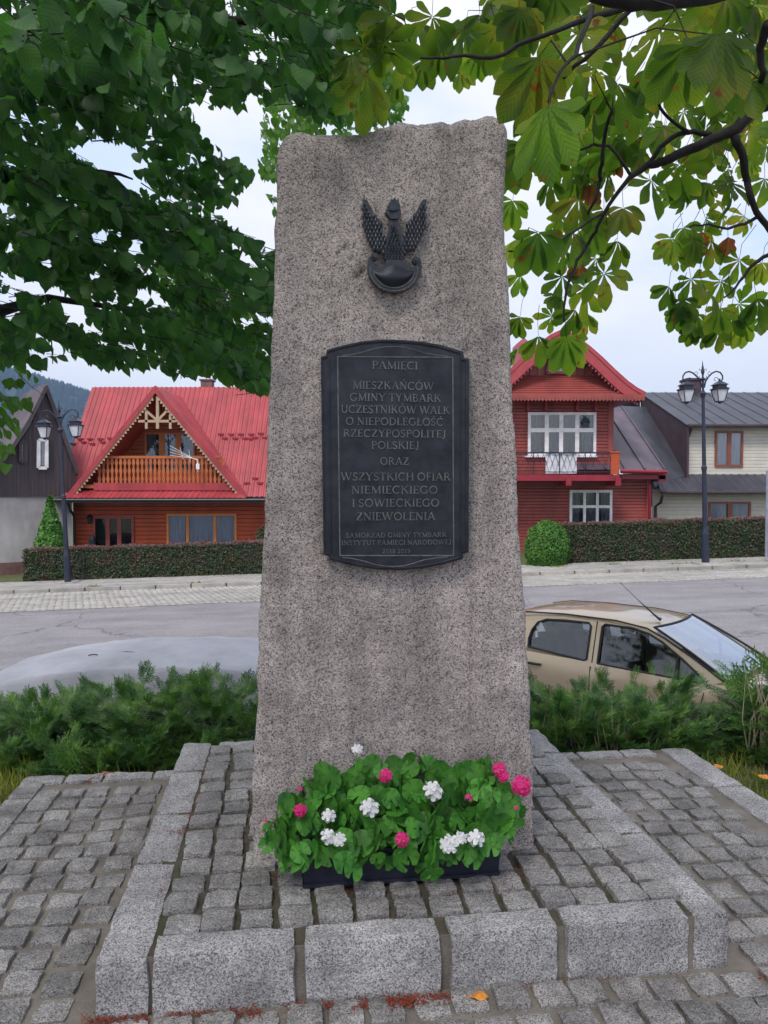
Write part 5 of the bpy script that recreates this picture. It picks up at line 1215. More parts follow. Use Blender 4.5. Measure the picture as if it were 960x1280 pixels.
def bush(name, label, cat, c, rx, rz, m, nleaf, size, cone=False):
    t = thing(name, label, cat, c); mm = []
    core = MB(); core.lathe([(rx*.4, .0), (rx*.6, rz*.3), (rx*.60*(.6 if cone else 1), rz*1.1), (.02, rz*1.6)], c, 10); obj('stem', core, MT['bark'], t)  # solid dark core filling the bush behind its leaves
    for i in range(nleaf):
        a = random.uniform(0, 6.283); k = random.random()
        if cone: z = k**1.3*2*rz; r = rx*(1-(z/(2*rz))**1.3)*random.uniform(.85, 1.05)*(1+.12*mnoise.noise(Vector((a*2, z*5, 0)))); n = Vector((math.cos(a), math.sin(a), .5)); p = Vector((r*math.cos(a), r*math.sin(a), z))
        else:
            n = rv().normalized(); n.z = max(n.z, -.55); r = random.uniform(.88, 1.02)*(1+.06*mnoise.noise(n*4)); p = Vector((n.x*rx*r, n.y*rx*r, rz*.75+n.z*rz*1.2*r)); 
        mm.append(leafmx(Vector(c)+p, n, size, 1.4))
    obj('foliage', batch('foliage', SM, SMF, SMU, mm, m), None, t, 'stuff'); return t
bush('thuja', 'bright green cone-shaped thuja behind the left street lamp', 'thuja', (P(63, 650, 26.2).x, 26.2, -1.4), .68, 1.34, MT['thuja'], 9000, .10, True)
bush('round_bush', 'bright green ball-shaped bush at the left end of the right-hand hedge', 'bush', (P(684, 680, 24.1).x, 24.1, street_z(5)+.05), .70, .74, MT['thuja'], 11000, .055)
bush('round_bush', 'dark green round bush behind the left hedge close to the granite monument', 'bush', (P(332, 660, 26.).x, 26., -1.1), .42, .72, MT['hedge'], 4000, .06)

# junipers
def spray_template():
    v, f, uv = [], [], []
    def kite(a, d, l, w_, nz):
        d = Vector(d).normalized(); n = Vector(nz); x = d.cross(n).normalized(); b = len(v)
        a = Vector(a); v.extend([a, a+d*l*.45+x*w_, a+d*l, a+d*l*.45-x*w_]); f.append((b, b+1, b+2, b+3)); uv.extend([(0, 0), (.5, .5), (0, 1), (-.5, .5)])
    kite((0, 0, 0), (0, 1, 0), 1.0, .03, (0, 0, 1))
    for i in range(12):
        y = .10+i*.072; s = 1 if i % 2 else -1; l = .42*(1-.6*y)*random.uniform(.8, 1.2); d = Vector((s*.75, .75, random.uniform(-.25, .35)))
        base_ = Vector((0, y, .04*math.sin(y*3))); kite(base_, d, l, .030, (0, 0, 1))
        for k in range(3):
            q = base_+d.normalized()*l*(.35+.22*k); s2_ = 1 if k % 2 else -1; kite(q, Vector((d.x*.6-s2_*.5*1, d.y+s2_*.3*s, random.uniform(-.3, .5))), l*.42, .024, (0, 0, 1))
    return [tuple(x) for x in v], f, uv
random.seed(31); SPV, SPF, SPU = spray_template()
def juniper(label, lobes, n, size=.20, extra=None):
    c0 = lobes[0][0]; t = thing('juniper', label, 'shrub', (c0[0], c0[1], -.15), 'spreading junipers'); mm = []
    core = MB()
    for c, r in lobes:
        b0 = Vector((c0[0]+random.gauss(0, .1), c0[1]+.1, -.2))
        core.tube([b0, b0.lerp(Vector(c), .5)+Vector((0, 0, .05)), Vector(c)], [.025, .018, .006], 5)
        for k in range(6): d = rv().normalized(); d.z = abs(d.z); core.tube([Vector(c)-Vector((0, 0, .05)), Vector(c)+Vector((d.x*r[0], d.y*r[1], d.z*r[2]))*.8], [.008, .003], 4)
        core.lathe([(min(r[0], r[1])*.55, -r[2]*.8), (min(r[0], r[1])*.6, 0), (.03, r[2]*.55)], c, 8)  # dark solid lump added to darken the inside of the lobe
    obj('branches', core, MT['bark'], t)
    tot = sum(r[0]*r[1] for c, r in lobes)
    for c, r in lobes:
        for i in range(int(n*r[0]*r[1]/tot/9)):
            d = rv().normalized(); d.z = d.z*.7+.3; k = random.uniform(.45, .92)
            p0 = Vector(c)+Vector((d.x*r[0], d.y*r[1], d.z*r[2]))*k
            if p0.z < -.24: continue
            ax = (Vector((d.x, d.y, d.z*.45))+Vector((0, 0, .06))+rv(.22)).normalized(); side = ax.cross(Vector((0, 0, 1))).normalized(); fl = size*random.uniform(1.1, 1.9)
            for q in range(9):
                f = q/8; s = (1 if q % 2 else -1)*(1-f); p = p0+ax*fl*f-Vector((0, 0, .04))*f*f; tip = (ax+side*s*.85+Vector((0, 0, .05))+rv(.2)).normalized()
                mm.append(np.array(frame(p, tip, Vector((0, -.15, 1))+rv(.25), size*random.uniform(.7, 1.15)*(1-.25*f))))
    for (p, tip, s) in (extra or []): mm.append(np.array(frame(p, tip, (0, -1, .4), s)))
    obj('foliage', batch('foliage', SPV, SPF, SPU, mm, MT['jun']), None, t, 'stuff'); return t
def lobe(px, py, D, rx, ry, rz): p = P(px, py+9, D); return ((p.x, D, p.z-rz), (rx, ry, rz))
random.seed(41)
juniper('wide dark green juniper spreading behind the paving on the left', [lobe(190, 845, 5.2, .55, .5, .42), lobe(60, 872, 5.1, .5, .5, .38), lobe(-40, 888, 5.0, .5, .5, .36), lobe(290, 850, 5.15, .45, .45, .4),
        lobe(120, 862, 5.25, .45, .4, .4), lobe(235, 866, 4.95, .42, .36, .36), lobe(30, 915, 4.75, .5, .35, .3), lobe(135, 905, 4.75, .42, .34, .32), lobe(-120, 900, 4.9, .5, .5, .35), lobe(340, 880, 5.0, .4, .4, .35), lobe(95, 938, 4.62, .28, .2, .2), lobe(200, 915, 4.72, .36, .26, .28), lobe(50, 925, 4.62, .34, .2, .22), lobe(150, 935, 4.62, .3, .16, .2), lobe(235, 925, 4.66, .25, .16, .22), lobe(-30, 930, 4.6, .4, .2, .2)],
        11500, .135, [(P(x, y+22, 5.2), Vector((random.gauss(0, .5), 0, 1)), .13) for x, y in ((190, 826), (185, 835), (232, 836), (300, 833), (318, 838), (110, 846), (62, 855), (240, 842))]+[(P(x, y, 4.45), Vector((s, -.5, .25)), .22) for x, y, s in ((105, 950, -1), (110, 958, -.6), (120, 955, .3), (95, 965, -.8), (118, 968, .5), (100, 945, -.3))])
juniper('dark green juniper behind the paving on the right, in front of the beige car', [lobe(760, 848, 5.3, .42, .4, .42), lobe(690, 858, 5.2, .40, .4, .4), lobe(830, 845, 5.35, .30, .35, .40), lobe(862, 885, 5.3, .26, .3, .26), lobe(720, 880, 5.0, .35, .3, .33), lobe(800, 875, 5.05, .34, .3, .34),
        lobe(640, 870, 5.2, .35, .35, .35), lobe(760, 895, 4.95, .4, .2, .27), lobe(690, 895, 4.9, .3, .18, .25), lobe(830, 890, 5.0, .28, .2, .26)], 8000, .125, [(P(x, y+20, 5.3), Vector((random.gauss(0, .5), 0, 1)), .12) for x, y in ((820, 826), (832, 828), (790, 832), (842, 838), (748, 840))])
juniper('juniper with bare brown stems at the right edge of the picture', [lobe(975, 830, 5.0, .24, .3, .35), lobe(990, 870, 4.9, .30, .3, .4), lobe(950, 872, 5.0, .14, .2, .16), lobe(1060, 830, 5.0, .4, .4, .45)], 3000, .14,
        [(P(x, y, 4.95), Vector((s, -.3, .35)), .26) for x, y, s in ((945, 875, -1), (940, 860, -1), (950, 850, -.8), (955, 835, -.5), (950, 865, -1))])
mb = MB(); random.seed(3)
for i in range(16):
    a = P(random.uniform(925, 965), 938, 4.85); mb.tube([a, a+Vector((random.gauss(0, .04), 0, .2)), a+Vector((random.gauss(0, .07), 0, random.uniform(.35, .6)))], [.006, .004, .002], 4)
tag(obj('dry_stems', mb, MT['dry']), 'clump of brown dry stems in front of the right-edge juniper', 'dry stems')

# grass, tall dry grass
BL = [(-.5, 0, 0), (.5, 0, 0), (.35, .55, .06), (-.35, .55, .06), (.02, 1, .22), (-.02, 1, .22)]; BLF = [(0, 1, 2, 3), (3, 2, 4, 5)]; BLU = [(0, 0), (0, 0), (.5, .5), (.5, .5), (0, 1), (0, 1)]
def blades(pts, h, w_, lean=.35):
    out_ = []
    for p in pts:
        hh = h*random.uniform(.5, 1.4); m = frame(p, Vector((random.gauss(0, lean), random.gauss(0, lean), 1)), Vector((random.gauss(0, 1), -1, .2)), hh, w_/hh); out_.append(np.array(m))
    return out_
random.seed(77); pts = []
for i in range(60000):
    x = random.uniform(-5.5, 5.5); y = random.uniform(1.4, 5.5); u, v = toPF((x, y))
    if U0-.02 < u < U1+.0 and v < V1+.02: continue
    px_, py_ = proj((x, y, -.05))
    if not (-80 < px_ < 1040): continue
    if 40 < px_ < 850 and random.random() < .88: continue
    if mnoise.noise(Vector((x*1.5, y*1.5, 2))) < -.25: continue
    pts.append((x, y, terr_z(x, y)-.01))
tag(obj('grass', batch('grass', BL, BLF, BLU, blades(pts, .10, .008), MT['grass'])), 'rough yellow-green grass beside the paving', 'grass', kind='stuff')
pts = [(P(random.gauss(745, 32), 930, random.uniform(4.75, 5.0))) for i in range(45)]+[P(random.gauss(800, 30), 930, random.uniform(4.75, 5.0)) for i in range(14)]
pts = [(p.x, p.y, -.12) for p in pts]
mm = blades(pts, .30, .006, .22)
tag(obj('tall_dry_grass', batch('tall_dry_grass', BL, BLF, BLU, mm, MT['dry'])), 'thin pale tall grass in front of the right-hand juniper', 'grass', kind='stuff')
pts = []
for cx in (120, 240, 700, 905, 330): 
    c = G(cx, 738 if cx < 400 else 712, -1.25 if cx < 400 else -.9)
for cx, yy in ((P(120, 735, 22).x, 21.95), (P(243, 735, 22).x, 21.98), (P(866, 705, 22).x, 23.1), (P(700, 700, 23).x, 23.3), (P(770, 700, 23).x, 23.4), (P(925, 700, 23).x, 23.3)):
    for i in range(60): x = cx+random.gauss(0, .15); y = yy+random.gauss(0, .03); pts.append((x, y, street_z(x)+.09))
tag(obj('kerb_weeds', batch('kerb_weeds', BL, BLF, BLU, blades(pts, .09, .02, .8), MT['grass'])), 'small weeds growing along the far kerb', 'weeds', kind='stuff')

# ================================================================ PLANTER WITH GERANIUMS
pu0, pv0 = toPF(G(381, 1111, PH)); pu1, pv1 = toPF(G(622, 1095, PH)); pv = min(pv0, pv1)
pt = thing('planter', 'dark navy plastic flower trough at the foot of the granite stone', 'planter', PF((pu0+pu1)/2, pv+.08, PH))
mb = MB(); lo = [(pu0, pv), (pu1, pv), (pu1, pv+.16), (pu0, pv+.16)]; hi = [(pu0-.012, pv-.012), (pu1+.012, pv-.012), (pu1+.012, pv+.172), (pu0-.012, pv+.172)]
v_ = [PF(a, b, PH+.004) for a, b in lo]+[PF(a, b, PH+.135) for a, b in hi]+[PF(a*.0+(a if True else 0)+(.012 if i in (0, 3) else -.012), b+(.012 if i < 2 else -.012), PH+.135) for i, (a, b) in enumerate(hi)]
mb.add(v_, [(0, 3, 2, 1)]+[(i, (i+1) % 4, (i+1) % 4+4, i+4) for i in range(4)]+[(i+4, (i+1) % 4+4, (i+1) % 4+8, i+8) for i in range(4)])
obj('trough', mb, MT['planter'], pt)
mb = MB()
for z in (.128, .012): 
    ring_ = [PF(a, b, PH+z) for a, b in (hi if z > .1 else [(x-(.003 if i in (0, 3) else -.003), y-(.004 if i < 2 else -.004)) for i, (x, y) in enumerate(lo)])]
    for a, b in zip(ring_, ring_[1:]+ring_[:1]): mb.bar(a, b, .010, .014)
obj('rim', mb, MT['planter'], pt)
mb = MB(); mb.add([PF(a, b, PH+.115) for a, b in lo], [(0, 1, 2, 3)]); obj('potting_soil', mb, MT['soil'], pt)
# leaf: round, scalloped, funnelled
def gleaf(seed):
    random.seed(seed); mb = MB(); n = 18; mb.v = [(0, 0, 0)]; uv = [(0, 0)]
    for k in range(2):
        for i in range(n):
            a = -math.pi/2+.28+(2*math.pi-.56)*i/(n-1); r = (.5 if k == 0 else 1)*(1+.0 if k == 0 else 1-.10*abs(math.cos(i*math.pi*7/17))); z = (.10 if k == 0 else .16+.05*math.sin(i*1.5)+.05*random.random())
            mb.v.append((r*math.cos(a), r*math.sin(a)+.0, z-.12)); uv.append((0, (a+10)/1.2566*.2*1.2+.0))
    for i in range(n-1): mb.f.append((0, 1+i, 2+i)); mb.f.append((1+i, 1+n+i, 2+n+i, 2+i))
    me = mb.mesh('leaf'); me.materials.append(MT['gleaf']); me.shade_smooth(); l = me.uv_layers.new(name='UVMap')
    for lp in me.loops: l.data[lp.index].uv = uv[lp.vertex_index]
    return me
GL = [gleaf(s) for s in range(4)]
def floret_mesh(name, m, n, rad, pet, seed):
    random.seed(seed); mb = MB()
    for k in range(n):
        ga = k*2.39996; zc = 1-(k+.5)/n*1.15; rr = math.sqrt(max(0, 1-zc*zc)); d = Vector((math.cos(ga)*rr, math.sin(ga)*rr, zc)).normalized(); c = d*rad*random.uniform(.85, 1.1)
        x = d.orthogonal().normalized(); x.rotate(Matrix.Rotation(random.uniform(0, 6), 3, d)); y = d.cross(x)
        for p in range(5):
            a = p*1.2566+random.gauss(0, .08); q = x*math.cos(a)+y*math.sin(a); s = d.cross(q); b = len(mb.v); L_ = pet*random.uniform(.85, 1.12)
            mb.v += [tuple(c), tuple(c+q*L_*.45+s*L_*.30+d*L_*.06), tuple(c+q*L_*.9+s*L_*.30+d*L_*.10), tuple(c+q*L_*1.02+d*L_*.04), tuple(c+q*L_*.9-s*L_*.30+d*L_*.10), tuple(c+q*L_*.45-s*L_*.30+d*L_*.06)]
            mb.f += [(b, b+1, b+2, b+3), (b, b+3, b+4, b+5)]
    me = mb.mesh(name); me.materials.append(m); return me
WF = [floret_mesh('flower_head', MT['wpetal'], 5, .022, .028, s) for s in (1, 2)]; PFm = [floret_mesh('flower_head', MT['pink'], 11, .025, .020, s) for s in (3, 4)]; PFs = floret_mesh('flower_head', MT['pink'], 4, .010, .012, 9)
gpoly = [(330,1030),(334,1066),(350,1080),(378,1080),(405,1072),(428,1080),(440,1098),(452,1082),(500,1078),(522,1080),(536,1097),(548,1080),(570,1074),(604,1066),(622,1056),(645,1050),(650,1012),(640,990),(640,985),(618,962),(598,956),(580,962),(566,974),(552,958),(536,950),(515,942),(497,946),(482,962),(468,952),(452,950),(438,962),(424,982),(404,966),(386,970),(374,990),(352,1008)]
plants = [('pink', 'geranium with a pink flower head at the left end of the trough', 365, [(375, 1013, 'P', .75), (375, 986, 's', .6), (332, 1026, 's', .5)]),
          ('white', 'white-flowered geranium left of the middle of the trough, one bloom standing tall', 432, [(411, 1020, 'W', .75), (410, 1046, 'W', .8), (424, 1050, 'W', .7), (462, 1010, 'W', 1.0), (446, 937, 'W', .6)]),
          ('pink', 'geranium with two small pink blooms in the middle of the trough', 495, [(482, 969, 'P', .8), (502, 1049, 'P', .8)]),
          ('white', 'white-flowered geranium right of the middle of the trough', 560, [(541, 989, 'W', 1.05), (561, 1056, 'W', .95), (575, 1048, 'W', .7), (595, 1048, 'W', .9)]),
          ('pink', 'geranium with tall bright pink flower heads at the right end of the trough', 628, [(624, 962, 'P', .85), (629, 970, 'P', .7), (652, 982, 'P', 1.15), (586, 997, 's', .9), (645, 1010, 's', .6)])]
roots = []
for c_, lab, cx, fl in plants:
    uu, _ = toPF(G(cx, 1095, PH)); uu = max(pu0+.05, min(pu1-.05, uu)); rt = PF(uu, pv+.08, PH+.115); g = thing('geranium', lab, 'geranium', rt, 'geraniums in the trough'); roots.append((g, rt, cx, fl))
random.seed(99); lp = []; tries = 0
def gD(px, py): return 2.60+.24*(1100-py)/150
while len(lp) < 235 and tries < 30000:
    tries += 1; px_ = random.uniform(328, 652); py_ = random.uniform(943, 1106)
    if not inpoly(px_, py_, gpoly): continue
    md = 9.5
    if any((px_-a)**2+(py_-b)**2 < md*md for a, b, _ in lp): continue
    lp.append((px_, py_, 0))
stems = {i: MB() for i in range(5)}
for (px_, py_, _) in lp:
    back_ = random.random() < .35; D = gD(px_, py_)+(.07 if back_ else 0)+random.uniform(-.02, .02); p = P(px_, py_, D)
    i = min(range(5), key=lambda k: abs(roots[k][2]-px_)); g, rt = roots[i][:2]
    n = Vector((p.x-.05, -.75, .75))+rv(.33); up = Vector((0, 0, 1))+rv(.5); r = random.uniform(.027, .054)
    sunk = min(abs(px_-x) for x in (328, 652)) < 20
    if sunk: r *= .7
    o = obj('leaf', random.choice(GL), None, g); o.matrix_basis = frame(p, up, n, r)
    s0 = rt.lerp(PF(0, 0, 0)*0+Vector((p.x, rt.y, rt.z)), .35); s0.z = rt.z
    m_3 = s0.lerp(p, .6)+Vector((0, .03, .02)); stems[i].tube([s0, m_3, p+Vector((0, .004, 0))], .0016, 4, False)
for i, (g, rt, cx, fl) in enumerate(roots):
    for (x, y, k, s) in fl:
        D = gD(x, y)-.045 if y > 960 else 2.78
        p = P(x, y, D)
        me = {'W': random.choice(WF), 'P': random.choice(PFm), 's': PFs}[k]
        o = obj('flower_head', me, None, g); o.matrix_basis = frame(p, Vector((random.gauss(0, .3), .2, 1)), Vector((random.gauss(0, .2), -1, .45)), s)
        s0 = Vector((rt.x+(p.x-rt.x)*.4, rt.y, rt.z)); stems[i].tube([s0, s0.lerp(p, .6)+Vector((0, .02, .01)), p+Vector((0, .01, -.003))], .0022, 5, False)
    obj('stem', stems[i], MT['gleaf'], g)

# ================================================================ FALLEN LEAVES AND DEBRIS
def fallen(px, py, z, s, m, label, rot):
    mb = MB(); n = 9; out_ = [(0, 0), (.22, .15), (.36, .45), (.30, .75), (.12, .95), (0, 1.08), (-.14, .92), (-.33, .7), (-.36, .4), (-.2, .12)]
    mb.v = [(x*s, y*s, s*(.10*math.sin(x*6+y*4)+.16*abs(x))) for x, y in out_]+[(0, .5*s, .01)]; mb.f = [(i, (i+1) % 10, 10) for i in range(10)]
    mb.tube([(0, 0, .004), (0.02*s, -.35*s, .012)], .0015, 4)
    o = obj('fallen_leaf', mb, MT[m]); p = G(px, py, z); o.matrix_basis = Matrix.Translation(p+Vector((0, 0, .006))) @ Matrix.Rotation(rot, 4, 'Z')
    tag(o, label, 'leaf', 'fallen leaves')
fallen(588, 1250, .012, .055, 'orange_leaf', 'orange-yellow leaf lying in front of the kerb block below the planter', -1.3)
fallen(139, 972, -.0, .10, 'brown_leaf', 'curled brown leaf at the foot of the left juniper', .6)
fallen(120, 975, -.0, .07, 'brown_leaf', 'small rust-brown leaf on the back edge of the left paving', 2.2)
for k, (x, y, l) in enumerate(((902, 962, 'orange leaf lying highest in the grass on the right'), (922, 985, 'orange leaf lying lowest in the grass on the right'), (945, 970, 'orange leaf in the grass near the right picture edge'))): fallen(x, y, -.03, .07, 'orange_leaf', l, k*2.)
random.seed(8); mm = []
def scatter(pts, n, sp, z, sz=.008):
    for i in range(n):
        k = random.random()*(len(pts)-1); j = int(k); f = k-j; a, b = pts[j], pts[j+1]; x = a[0]+(b[0]-a[0])*f+random.gauss(0, sp); y = a[1]+(b[1]-a[1])*f+random.gauss(0, sp*.6)
        p = G(x, y, z)
        if mnoise.noise(Vector((p.x*11, p.y*11, 0)))+.35*mnoise.noise(Vector((p.x*40, p.y*40, 4))) < -.08: continue
        mm.append(np.array(frame(p+Vector((0, 0, random.uniform(0, .008))), Vector((random.gauss(0, 1), random.gauss(0, 1), random.gauss(0, .4))), Vector((0, 0, 1))+rv(.6), sz*random.uniform(.5, 1.7), .45)))
scatter([(110, 1277), (240, 1272), (380, 1262), (480, 1254), (560, 1248)], 4200, 6.5, .006)
scatter([(600, 1242), (720, 1226), (850, 1216)], 160, 4, .006)
scatter([(262, 955), (246, 1000), (228, 1040)], 420, 2.2, PH, .006); scatter([(228, 1040), (212, 1090), (196, 1128)], 140, 2.5, PH, .006); scatter([(205, 1040), (230, 1041)], 90, 2, PH, .006)
scatter([(330, 1095), (480, 1118), (620, 1105), (690, 1075)], 900, 12, PH+.002, .006); scatter([(350, 1150), (500, 1138), (620, 1120)], 260, 14, PH+.002, .006)
scatter([(85, 978), (140, 975)], 120, 4, .0, .01); scatter([(940, 1205), (960, 1225)], 40, 1.5, .002, .01)
scatter([(0, 1100), (900, 1270)], 260, 120, .004, .006)
tag(obj('red_blossom_litter', batch('red_blossom_litter', SM, SMF, SMU, mm, MT['rust'])), 'rust-red litter gathered in the joints around the base', 'litter', kind='stuff')
# ================================================================ TREES OVERHEAD
# ---- lime tree: trunk outside the frame on the left, boughs reach over the camera
def lime_template(seed):
    random.seed(seed); hf = [(.0, 0), (.20, -.10), (.42, .0), (.52, .25), (.46, .52), (.26, .80), (.08, .98), (0, 1.14)]; v = [(0, 0, 0), (0, .38, -.02), (0, .76, -.05), (0, 1.14, -.14)]; uv = [(0, 0), (0, .38), (0, .76), (0, 1.14)]
    f = []
    for s in (-1, 1):
        b = len(v)
        for x, y in hf[1:-1]: v.append((s*x*random.uniform(.93, 1.07), y, .10*x+.07*math.sin(y*5+s)-.10*y*y)); uv.append((s*x, y))
        q = [(0, b, b+1, 1), (1, b+1, b+2, b+3), (1, b+3, b+4, 2), (2, b+4, b+5, 3)]
        f += q if s > 0 else [x[::-1] for x in q]
    return v, f, uv
LT = [lime_template(s) for s in (1, 2, 3)]
def tmesh(name, T, m):
    mb = MB(); mb.v, mb.f = list(T[0]), list(T[1]); me = mb.mesh(name); l = me.uv_layers.new(name='UVMap')
    for lp_ in me.loops: l.data[lp_.index].uv = T[2][lp_.vertex_index]
    me.materials.append(m); me.shade_smooth(); return me
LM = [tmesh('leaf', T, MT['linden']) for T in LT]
lime = thing('lime_tree', 'large lime tree reaching in from the left with a dark dense canopy of heart-shaped leaves', 'tree', (-5.2, 3.4, -.15))
reg = [  # polygon, depth range, sprigs, hole threshold, material key, leaf scale
 ([(-90,-120),(497,-120),(500,8),(470,40),(440,66),(436,118),(424,158),(400,150),(360,128),(330,128),(292,143),(262,134),(238,133),(214,128),(184,176),(150,182),(100,176),(60,200),(-90,220)], 2.7, 5.2, 680, -.46, 'n', .95),
 ([(-90,10),(130,-30),(210,50),(190,110),(90,120),(-90,150)], 2.2, 2.8, 40, -9, 'n', .95),
 ([(-90,180),(60,185),(104,180),(150,238),(240,250),(298,287),(370,322),(395,330),(395,400),(345,400),(250,330),(60,340),(-90,360)], 3.1, 5.2, 330, -.42, 'n', 1.),
 ([(-90,330),(60,320),(250,330),(345,395),(395,400),(395,500),(330,492),(298,483),(250,468),(218,473),(190,458),(150,466),(100,448),(50,460),(-90,450)], 3.3, 5.6, 215, -.10, 'n', .95),
 ([(190,320),(345,340),(395,350),(395,500),(335,495),(300,484),(235,462),(200,420)], 4.6, 7.0, 380, -.32, 'f', .8),
 ([(214,128),(240,133),(250,170),(282,190),(318,206),(322,236),(300,262),(268,262),(236,250),(180,240),(165,205),(184,176)], 4.0, 5.0, 60, -.45, 'n', .9),
 ([(-90,440),(44,455),(48,490),(28,530),(14,575),(8,592),(-90,620)], 4.2, 5.4, 62, -.35, 'f', .9),
 ([(322,120),(350,120),(352,250),(346,272),(330,266),(324,200)], 7.0, 8.5, 60, -.5, 'f', .8), ([(335,90),(440,140),(440,175),(345,175)], 6.5, 8.5, 110, -.4, 'f', .8),
 ([(425,70),(470,55),(505,105),(514,130),(505,148),(440,175),(425,150)], 6.5, 8.5, 130, -.35, 'f', .8),
 ([(0,280),(45,290),(45,330),(0,340)], 5., 6.5, 25, -.3, 'f', .8)]
keep = [[(236,136),(262,136),(292,147),(326,136),(326,196),(318,204),(282,188),(252,168)], [(300,262),(324,238),(342,258),(342,308),(298,284),(262,262)], [(108,184),(150,184),(172,200),(172,226),(150,236),(120,205)],
        [(0,372),(22,366),(30,392),(14,408),(0,400)], [(50,326),(74,326),(70,340),(56,340)], [(158,300),(176,300),(182,322),(162,330)], [(8,306),(18,300),(22,316),(10,324)]]
random.seed(2024); near, far, bigl = [], [], []; twn = MB(); ntw = 0
AL = Vector((-5.2, 3.4, 0))
for poly, d0, d1, n, th, kd, sc in reg:
    bx = (min(p[0] for p in poly), max(p[0] for p in poly)); by = (min(p[1] for p in poly), max(p[1] for p in poly)); c = 0; tr_ = 0
    while c < n and tr_ < n*30:
        tr_ += 1; px_ = random.uniform(*bx); py_ = random.uniform(*by)
        if not inpoly(px_, py_, poly): continue
        D = random.uniform(d0, d1)
        if mnoise.noise(Vector((px_/30, py_/30, D*.0+1.7))) < th: continue
        c += 1; p = P(px_, py_, D); out_ = Vector((1, random.gauss(0, .5), random.gauss(-.35, .3))).normalized(); ln = random.uniform(.16, .34); m = random.randint(5, 8); last = p-out_*ln*.6
        tw = [last]
        for k in range(m):
            s = 1 if k % 2 else -1; q = last+out_*ln*(k+.5)/m; side = out_.cross(Vector((0, 0, 1))).normalized()*s
            tip = (Vector((0, 0, -.75))+side*.45+out_*.35+rv(.28)).normalized(); nrm = (Vector((random.gauss(0, .5), -.45+random.gauss(0, .5), .75))).normalized()
            lb = q+side*.015+Vector((0, 0, -.012)); size = random.gauss(.069, .015)*sc*(1.15 if d0 < 2 else 1)
            mid = lb+tip*size*.6; x_, y_ = proj(mid)
            if not inpoly(x_, y_, poly) or any(inpoly(x_, y_, h) for h in keep): continue
            x2, y2 = proj(lb+tip*size*1.1)
            if any(inpoly(x2, y2, h) for h in keep): continue
            if mid.y < 3.05 and 338 < x_ < 425 and y_ > 160: continue
            M4 = frame(lb, tip, nrm, max(.04, size))
            (near if kd == 'n' else far).append((mid.length, np.array(M4)))
            tw.append(q)
        if len(tw) > 1 and ntw < 1500: twn.tube([tw[0], tw[-1]], [.0028, .0014], 4, False); ntw += 1
near.sort(key=lambda a: a[0])
vis_n = [a for a in near if True][:290]
for k, (_, m) in enumerate(vis_n):
    o = obj('leaf', LM[k % 3], None, lime); o.matrix_basis = Matrix(m.tolist())
rest_n = [m for _, m in near[290:]]
# unseen rest of the crown above and left, added to shade the visible leaves
random.seed(55)
for i in range(5200):
    p = Vector((random.uniform(-7.5, 1.4), random.uniform(-1.5, 8), 0)); p.z = random.uniform(3.9, 6.3)+.25*abs(p.x+3)*0
    x_, y_ = proj(p)
    if p.y > .3 and -60 < x_ < 1020 and y_ > -60: continue
    if p.y > .3 and p.z < 3.9: continue
    rest_n.append(np.array(frame(p, Vector((0, 0, -.8))+rv(.35), Vector((0, -.2, .8))+rv(.45), random.uniform(.09, .16))))
obj('canopy', batch('canopy', LT[0][0], LT[0][1], LT[0][2], rest_n[::2], MT['linden']), None, lime, 'stuff', smooth=True)
obj('canopy', batch('canopy', LT[1][0], LT[1][1], LT[1][2], rest_n[1::2], MT['linden']), None, lime, 'stuff', smooth=True)
obj('far_canopy', batch('far_canopy', LT[2][0], LT[2][1], LT[2][2], [m for _, m in far], MT['linden_far']), None, lime, 'stuff', smooth=True)  # farther leaves, in a lighter green than the near ones
obj('twigs', twn, MT['bark'], lime, 'stuff')
tk = MB(); A = Vector((-5.2, 3.4, -.2)); tk.tube([A, A+Vector((.05, 0, 1.2)), A+Vector((0, .1, 2.6)), A+Vector((.2, .2, 4.6)), A+Vector((.1, .2, 6.4))], [.30, .24, .21, .17, .07], 14); obj('trunk', tk, MT['bark'], lime)
br = [([A+Vector((0, .1, 2.3)), P(-60, 240, 4.6), P(60, 208, 4.6), P(110, 212, 4.55), P(140, 221, 4.5), P(162, 243, 4.4), P(215, 300, 4.2), P(300, 345, 4.1)], [.10, .055, .028, .02, .016, .013, .01, .005]),
      ([P(125, 214, 4.52), P(150, 218, 4.5), P(166, 224, 4.5)], [.012, .009, .005]), ([A+Vector((.1, .2, 3.2)), P(-20, 60, 3.8), P(120, 10, 3.8), P(205, 14, 3.8), P(330, 30, 4), P(430, 80, 4.2)], [.10, .07, .035, .025, .016, .006]),
      ([A+Vector((0, .1, 1.9)), P(-40, 400, 5), P(60, 372, 5), P(180, 390, 5.2), P(300, 440, 5.6)], [.08, .05, .024, .014, .006]), ([P(60, 372, 5), P(64, 420, 5), P(66, 455, 5)], [.008, .005, .003]), ([P(240, 350, 4.6), P(250, 390, 4.6), P(256, 440, 4.7)], [.009, .006, .003]),
      ([A+Vector((.1, .2, 4.2)), P(40, -60, 5), P(300, 40, 6.5), P(430, 110, 7.4)], [.09, .06, .03, .01])]
for pts, rad in br: mb = MB(); mb.tube(pts, rad, 8); obj('bough', mb, MT['bark'], lime, smooth=True)
mb = MB(); mb.tube([P(18, 462, 4.9), P(40, 484, 4.9), P(58, 496, 4.9), P(66, 506, 4.9)], [.0022, .002, .0014, .0006], 4); mb.tube([P(40, 484, 4.9), P(47, 480, 4.9), P(57, 486, 4.9)], [.0014, .001, .0005], 4); obj('bare_twig', mb, MT['bark'], lime)

